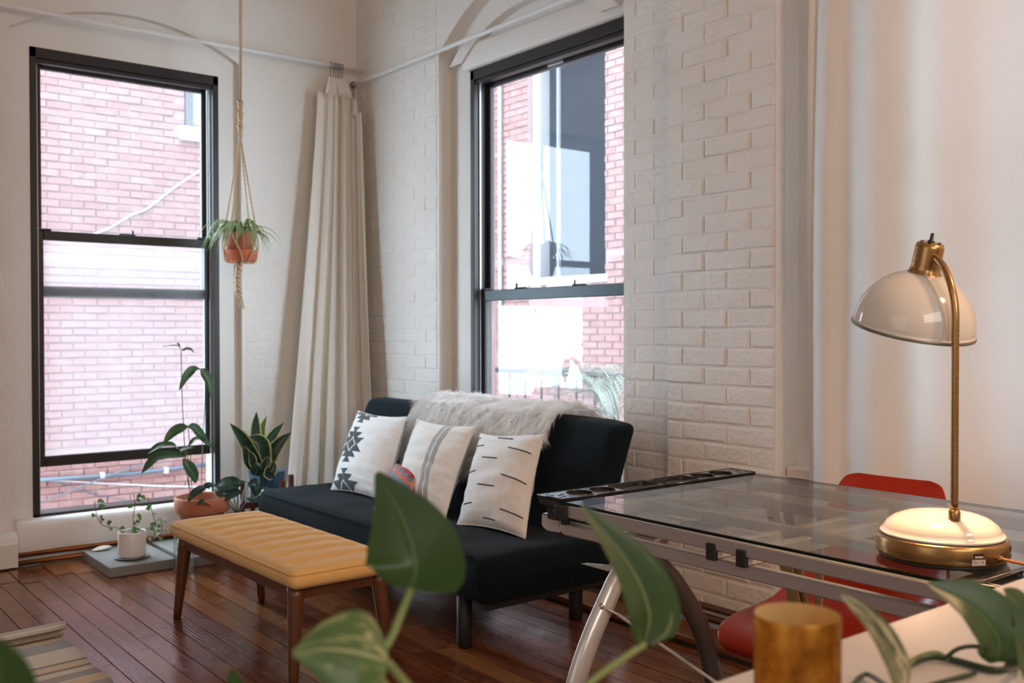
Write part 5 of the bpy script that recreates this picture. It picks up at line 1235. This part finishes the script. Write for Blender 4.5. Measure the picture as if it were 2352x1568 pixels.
MB().lathe([(0, .901), (.036, .901), (.046, .962), (.048, .964), (.045, .965), (.043, .955), (0, .955)], (Q[0], Q[1], 0), 28).build('pot', M_ceramic, fp)
MB().lathe([(0, .957), (.043, .955)], (Q[0], Q[1], 0), 16).build('soil', M_soil, fp)
HP = [.35, .80, .97, 1.0, .96, .86, .70, .50, .28, .06]
qb = (Q[0], Q[1], .957)
def fleaf(parent, pts, w, m_, up, fold=.22, curl=.1): MB().leaf(pts, w, HP, 22, fold=fold, up=up, cols=5, curl=curl).build('leaf', m_, parent)
def fstem(parent, pts, r=.0022, m_=None): MB().tube(catmull(pts, 8), r, 8).build('petiole', m_ or M_stem, parent)
# big upright leaf, its tip up
fleaf(fp, [(-2.7716,-5.0098,1.0368), (-2.7687,-5.0117,1.0559), (-2.7704,-4.9971,1.0849), (-2.7795,-4.9766,1.1164)], .074, M_pothos3, (-.55, -.75, -.15), .30)
fstem(fp, [qb, (-2.8101,-5.0313,0.9867), (-2.7918,-5.0198,1.0126), (-2.7716,-5.0098,1.0368)], .0030)
# pale leaf at the bottom
fleaf(fp, [(-2.8369,-5.0860,1.0185), (-2.8543,-5.0849,1.0271), (-2.8730,-5.0765,1.0313), (-2.8910,-5.0686,1.0304)], .060, M_pothos2, (-.35, -.75, .65), .10, .35)
fstem(fp, [qb, (-2.8234,-5.0842,1.0022), (-2.8369,-5.0860,1.0185)], .0026)
# long folded leaf to the right
fleaf(fp, [(-2.6131,-5.0848,0.9849), (-2.6103,-5.0866,1.0104), (-2.6227,-5.0761,1.0464), (-2.6492,-5.0544,1.0889)], .054, M_pothos, (-.1, -.95, .15), .40)
fstem(fp, [qb, (-2.7135,-5.0827,0.9495), (-2.6621,-5.0847,0.9704), (-2.6131,-5.0848,0.9849)], .0028)
# small tips at the lower left
fleaf(fp, [(-2.8978,-5.0133,0.9791), (-2.9003,-5.0111,0.9900), (-2.9023,-5.0093,1.0010), (-2.9040,-5.0079,1.0086)], .012, M_pothos3, (-.5, -.8, 0))
fstem(fp, [qb, (-2.8634,-5.0281,0.9584), (-2.8978,-5.0133,0.9791)], .002)
fleaf(fp, [(-3.0562,-5.0911,1.0394), (-3.0513,-5.0947,1.0515), (-3.0519,-5.0939,1.0657), (-3.0558,-5.0906,1.0789)], .036, M_pothos3, (-.5, -.8, 0))
fstem(fp, [qb, (-2.9492,-5.1001,0.9812), (-3.0332,-5.0968,1.0209), (-3.0562,-5.0911,1.0394)], .002)
# trailing vine on the right of the white table
tv = thing('trailing_pothos', 'pothos vine trailing over the right end of the white table', 'plant', (-1.80, -5.33, .90))
MB().lathe([(0, .901), (.032, .901), (.042, .975), (.044, .978), (.040, .978), (.038, .965), (0, .965)], (-1.80, -5.33, 0), 28).build('pot', M_bluepot, tv)
MB().lathe([(0, .968), (.038, .965)], (-1.80, -5.33, 0), 16).build('soil', M_soil, tv)
vb = (-1.80, -5.33, .968)
fstem(tv, [vb, (-2.3148,-5.2441,0.9577), (-2.2086,-5.1752,0.9060), (-2.2313,-5.1618,0.9040), (-2.2331,-5.1295,0.9040), (-2.2435,-5.1090,0.9050), (-2.2801,-5.1032,0.9040)], .0034, M_stem_dark)
fstem(tv, [(-2.2360,-5.1224,0.9040), (-2.2392,-5.1111,0.9080), (-2.2586,-5.1041,0.9060), (-2.2886,-5.1072,0.9040)], .0028, M_stem)
fstem(tv, [(-2.2385,-5.1195,0.9050), (-2.2311,-5.1284,0.9150), (-2.2196,-5.1395,0.9180), (-2.2249,-5.1627,0.9200)], .0022, M_stem_dark)
fleaf(tv, [(-2.3047,-5.2015,0.9372), (-2.3050,-5.2008,0.9595), (-2.3188,-5.1831,0.9859), (-2.3417,-5.1584,1.0015)], .066, M_pothos3, (-.3, -.75, .5), .35)
fleaf(tv, [(-2.2666,-5.2058,0.9494), (-2.2670,-5.2052,0.9684), (-2.2728,-5.2003,0.9836), (-2.2801,-5.1943,0.9942)], .052, M_pothos3, (0, -.8, .5), .15)
fleaf(tv, [(-2.3398,-5.2501,0.9436), (-2.3465,-5.2446,0.9539), (-2.3504,-5.2413,0.9677), (-2.3543,-5.2379,0.9815)], .040, M_pothos3, (0, -.8, .5), .2)
fleaf(tv, [(-2.4812,-5.2149,0.9523), (-2.4866,-5.2101,0.9777), (-2.4943,-5.1972,1.0049), (-2.5061,-5.1812,1.0240)], .038, M_pothosv, (.1, -.9, .2), .4)
fstem(tv, [(-2.3702,-5.1046,0.9040), (-2.3555,-5.1026,0.9080), (-2.3434,-5.1051,0.9080), (-2.4812,-5.2149,0.9523)], .0024, M_stem_dark)
fstem(tv, [(-2.4812,-5.2149,0.9523), (-2.3208,-5.1473,0.9050), (-2.2520,-5.1558,0.9040)], .0024, M_stem_dark)
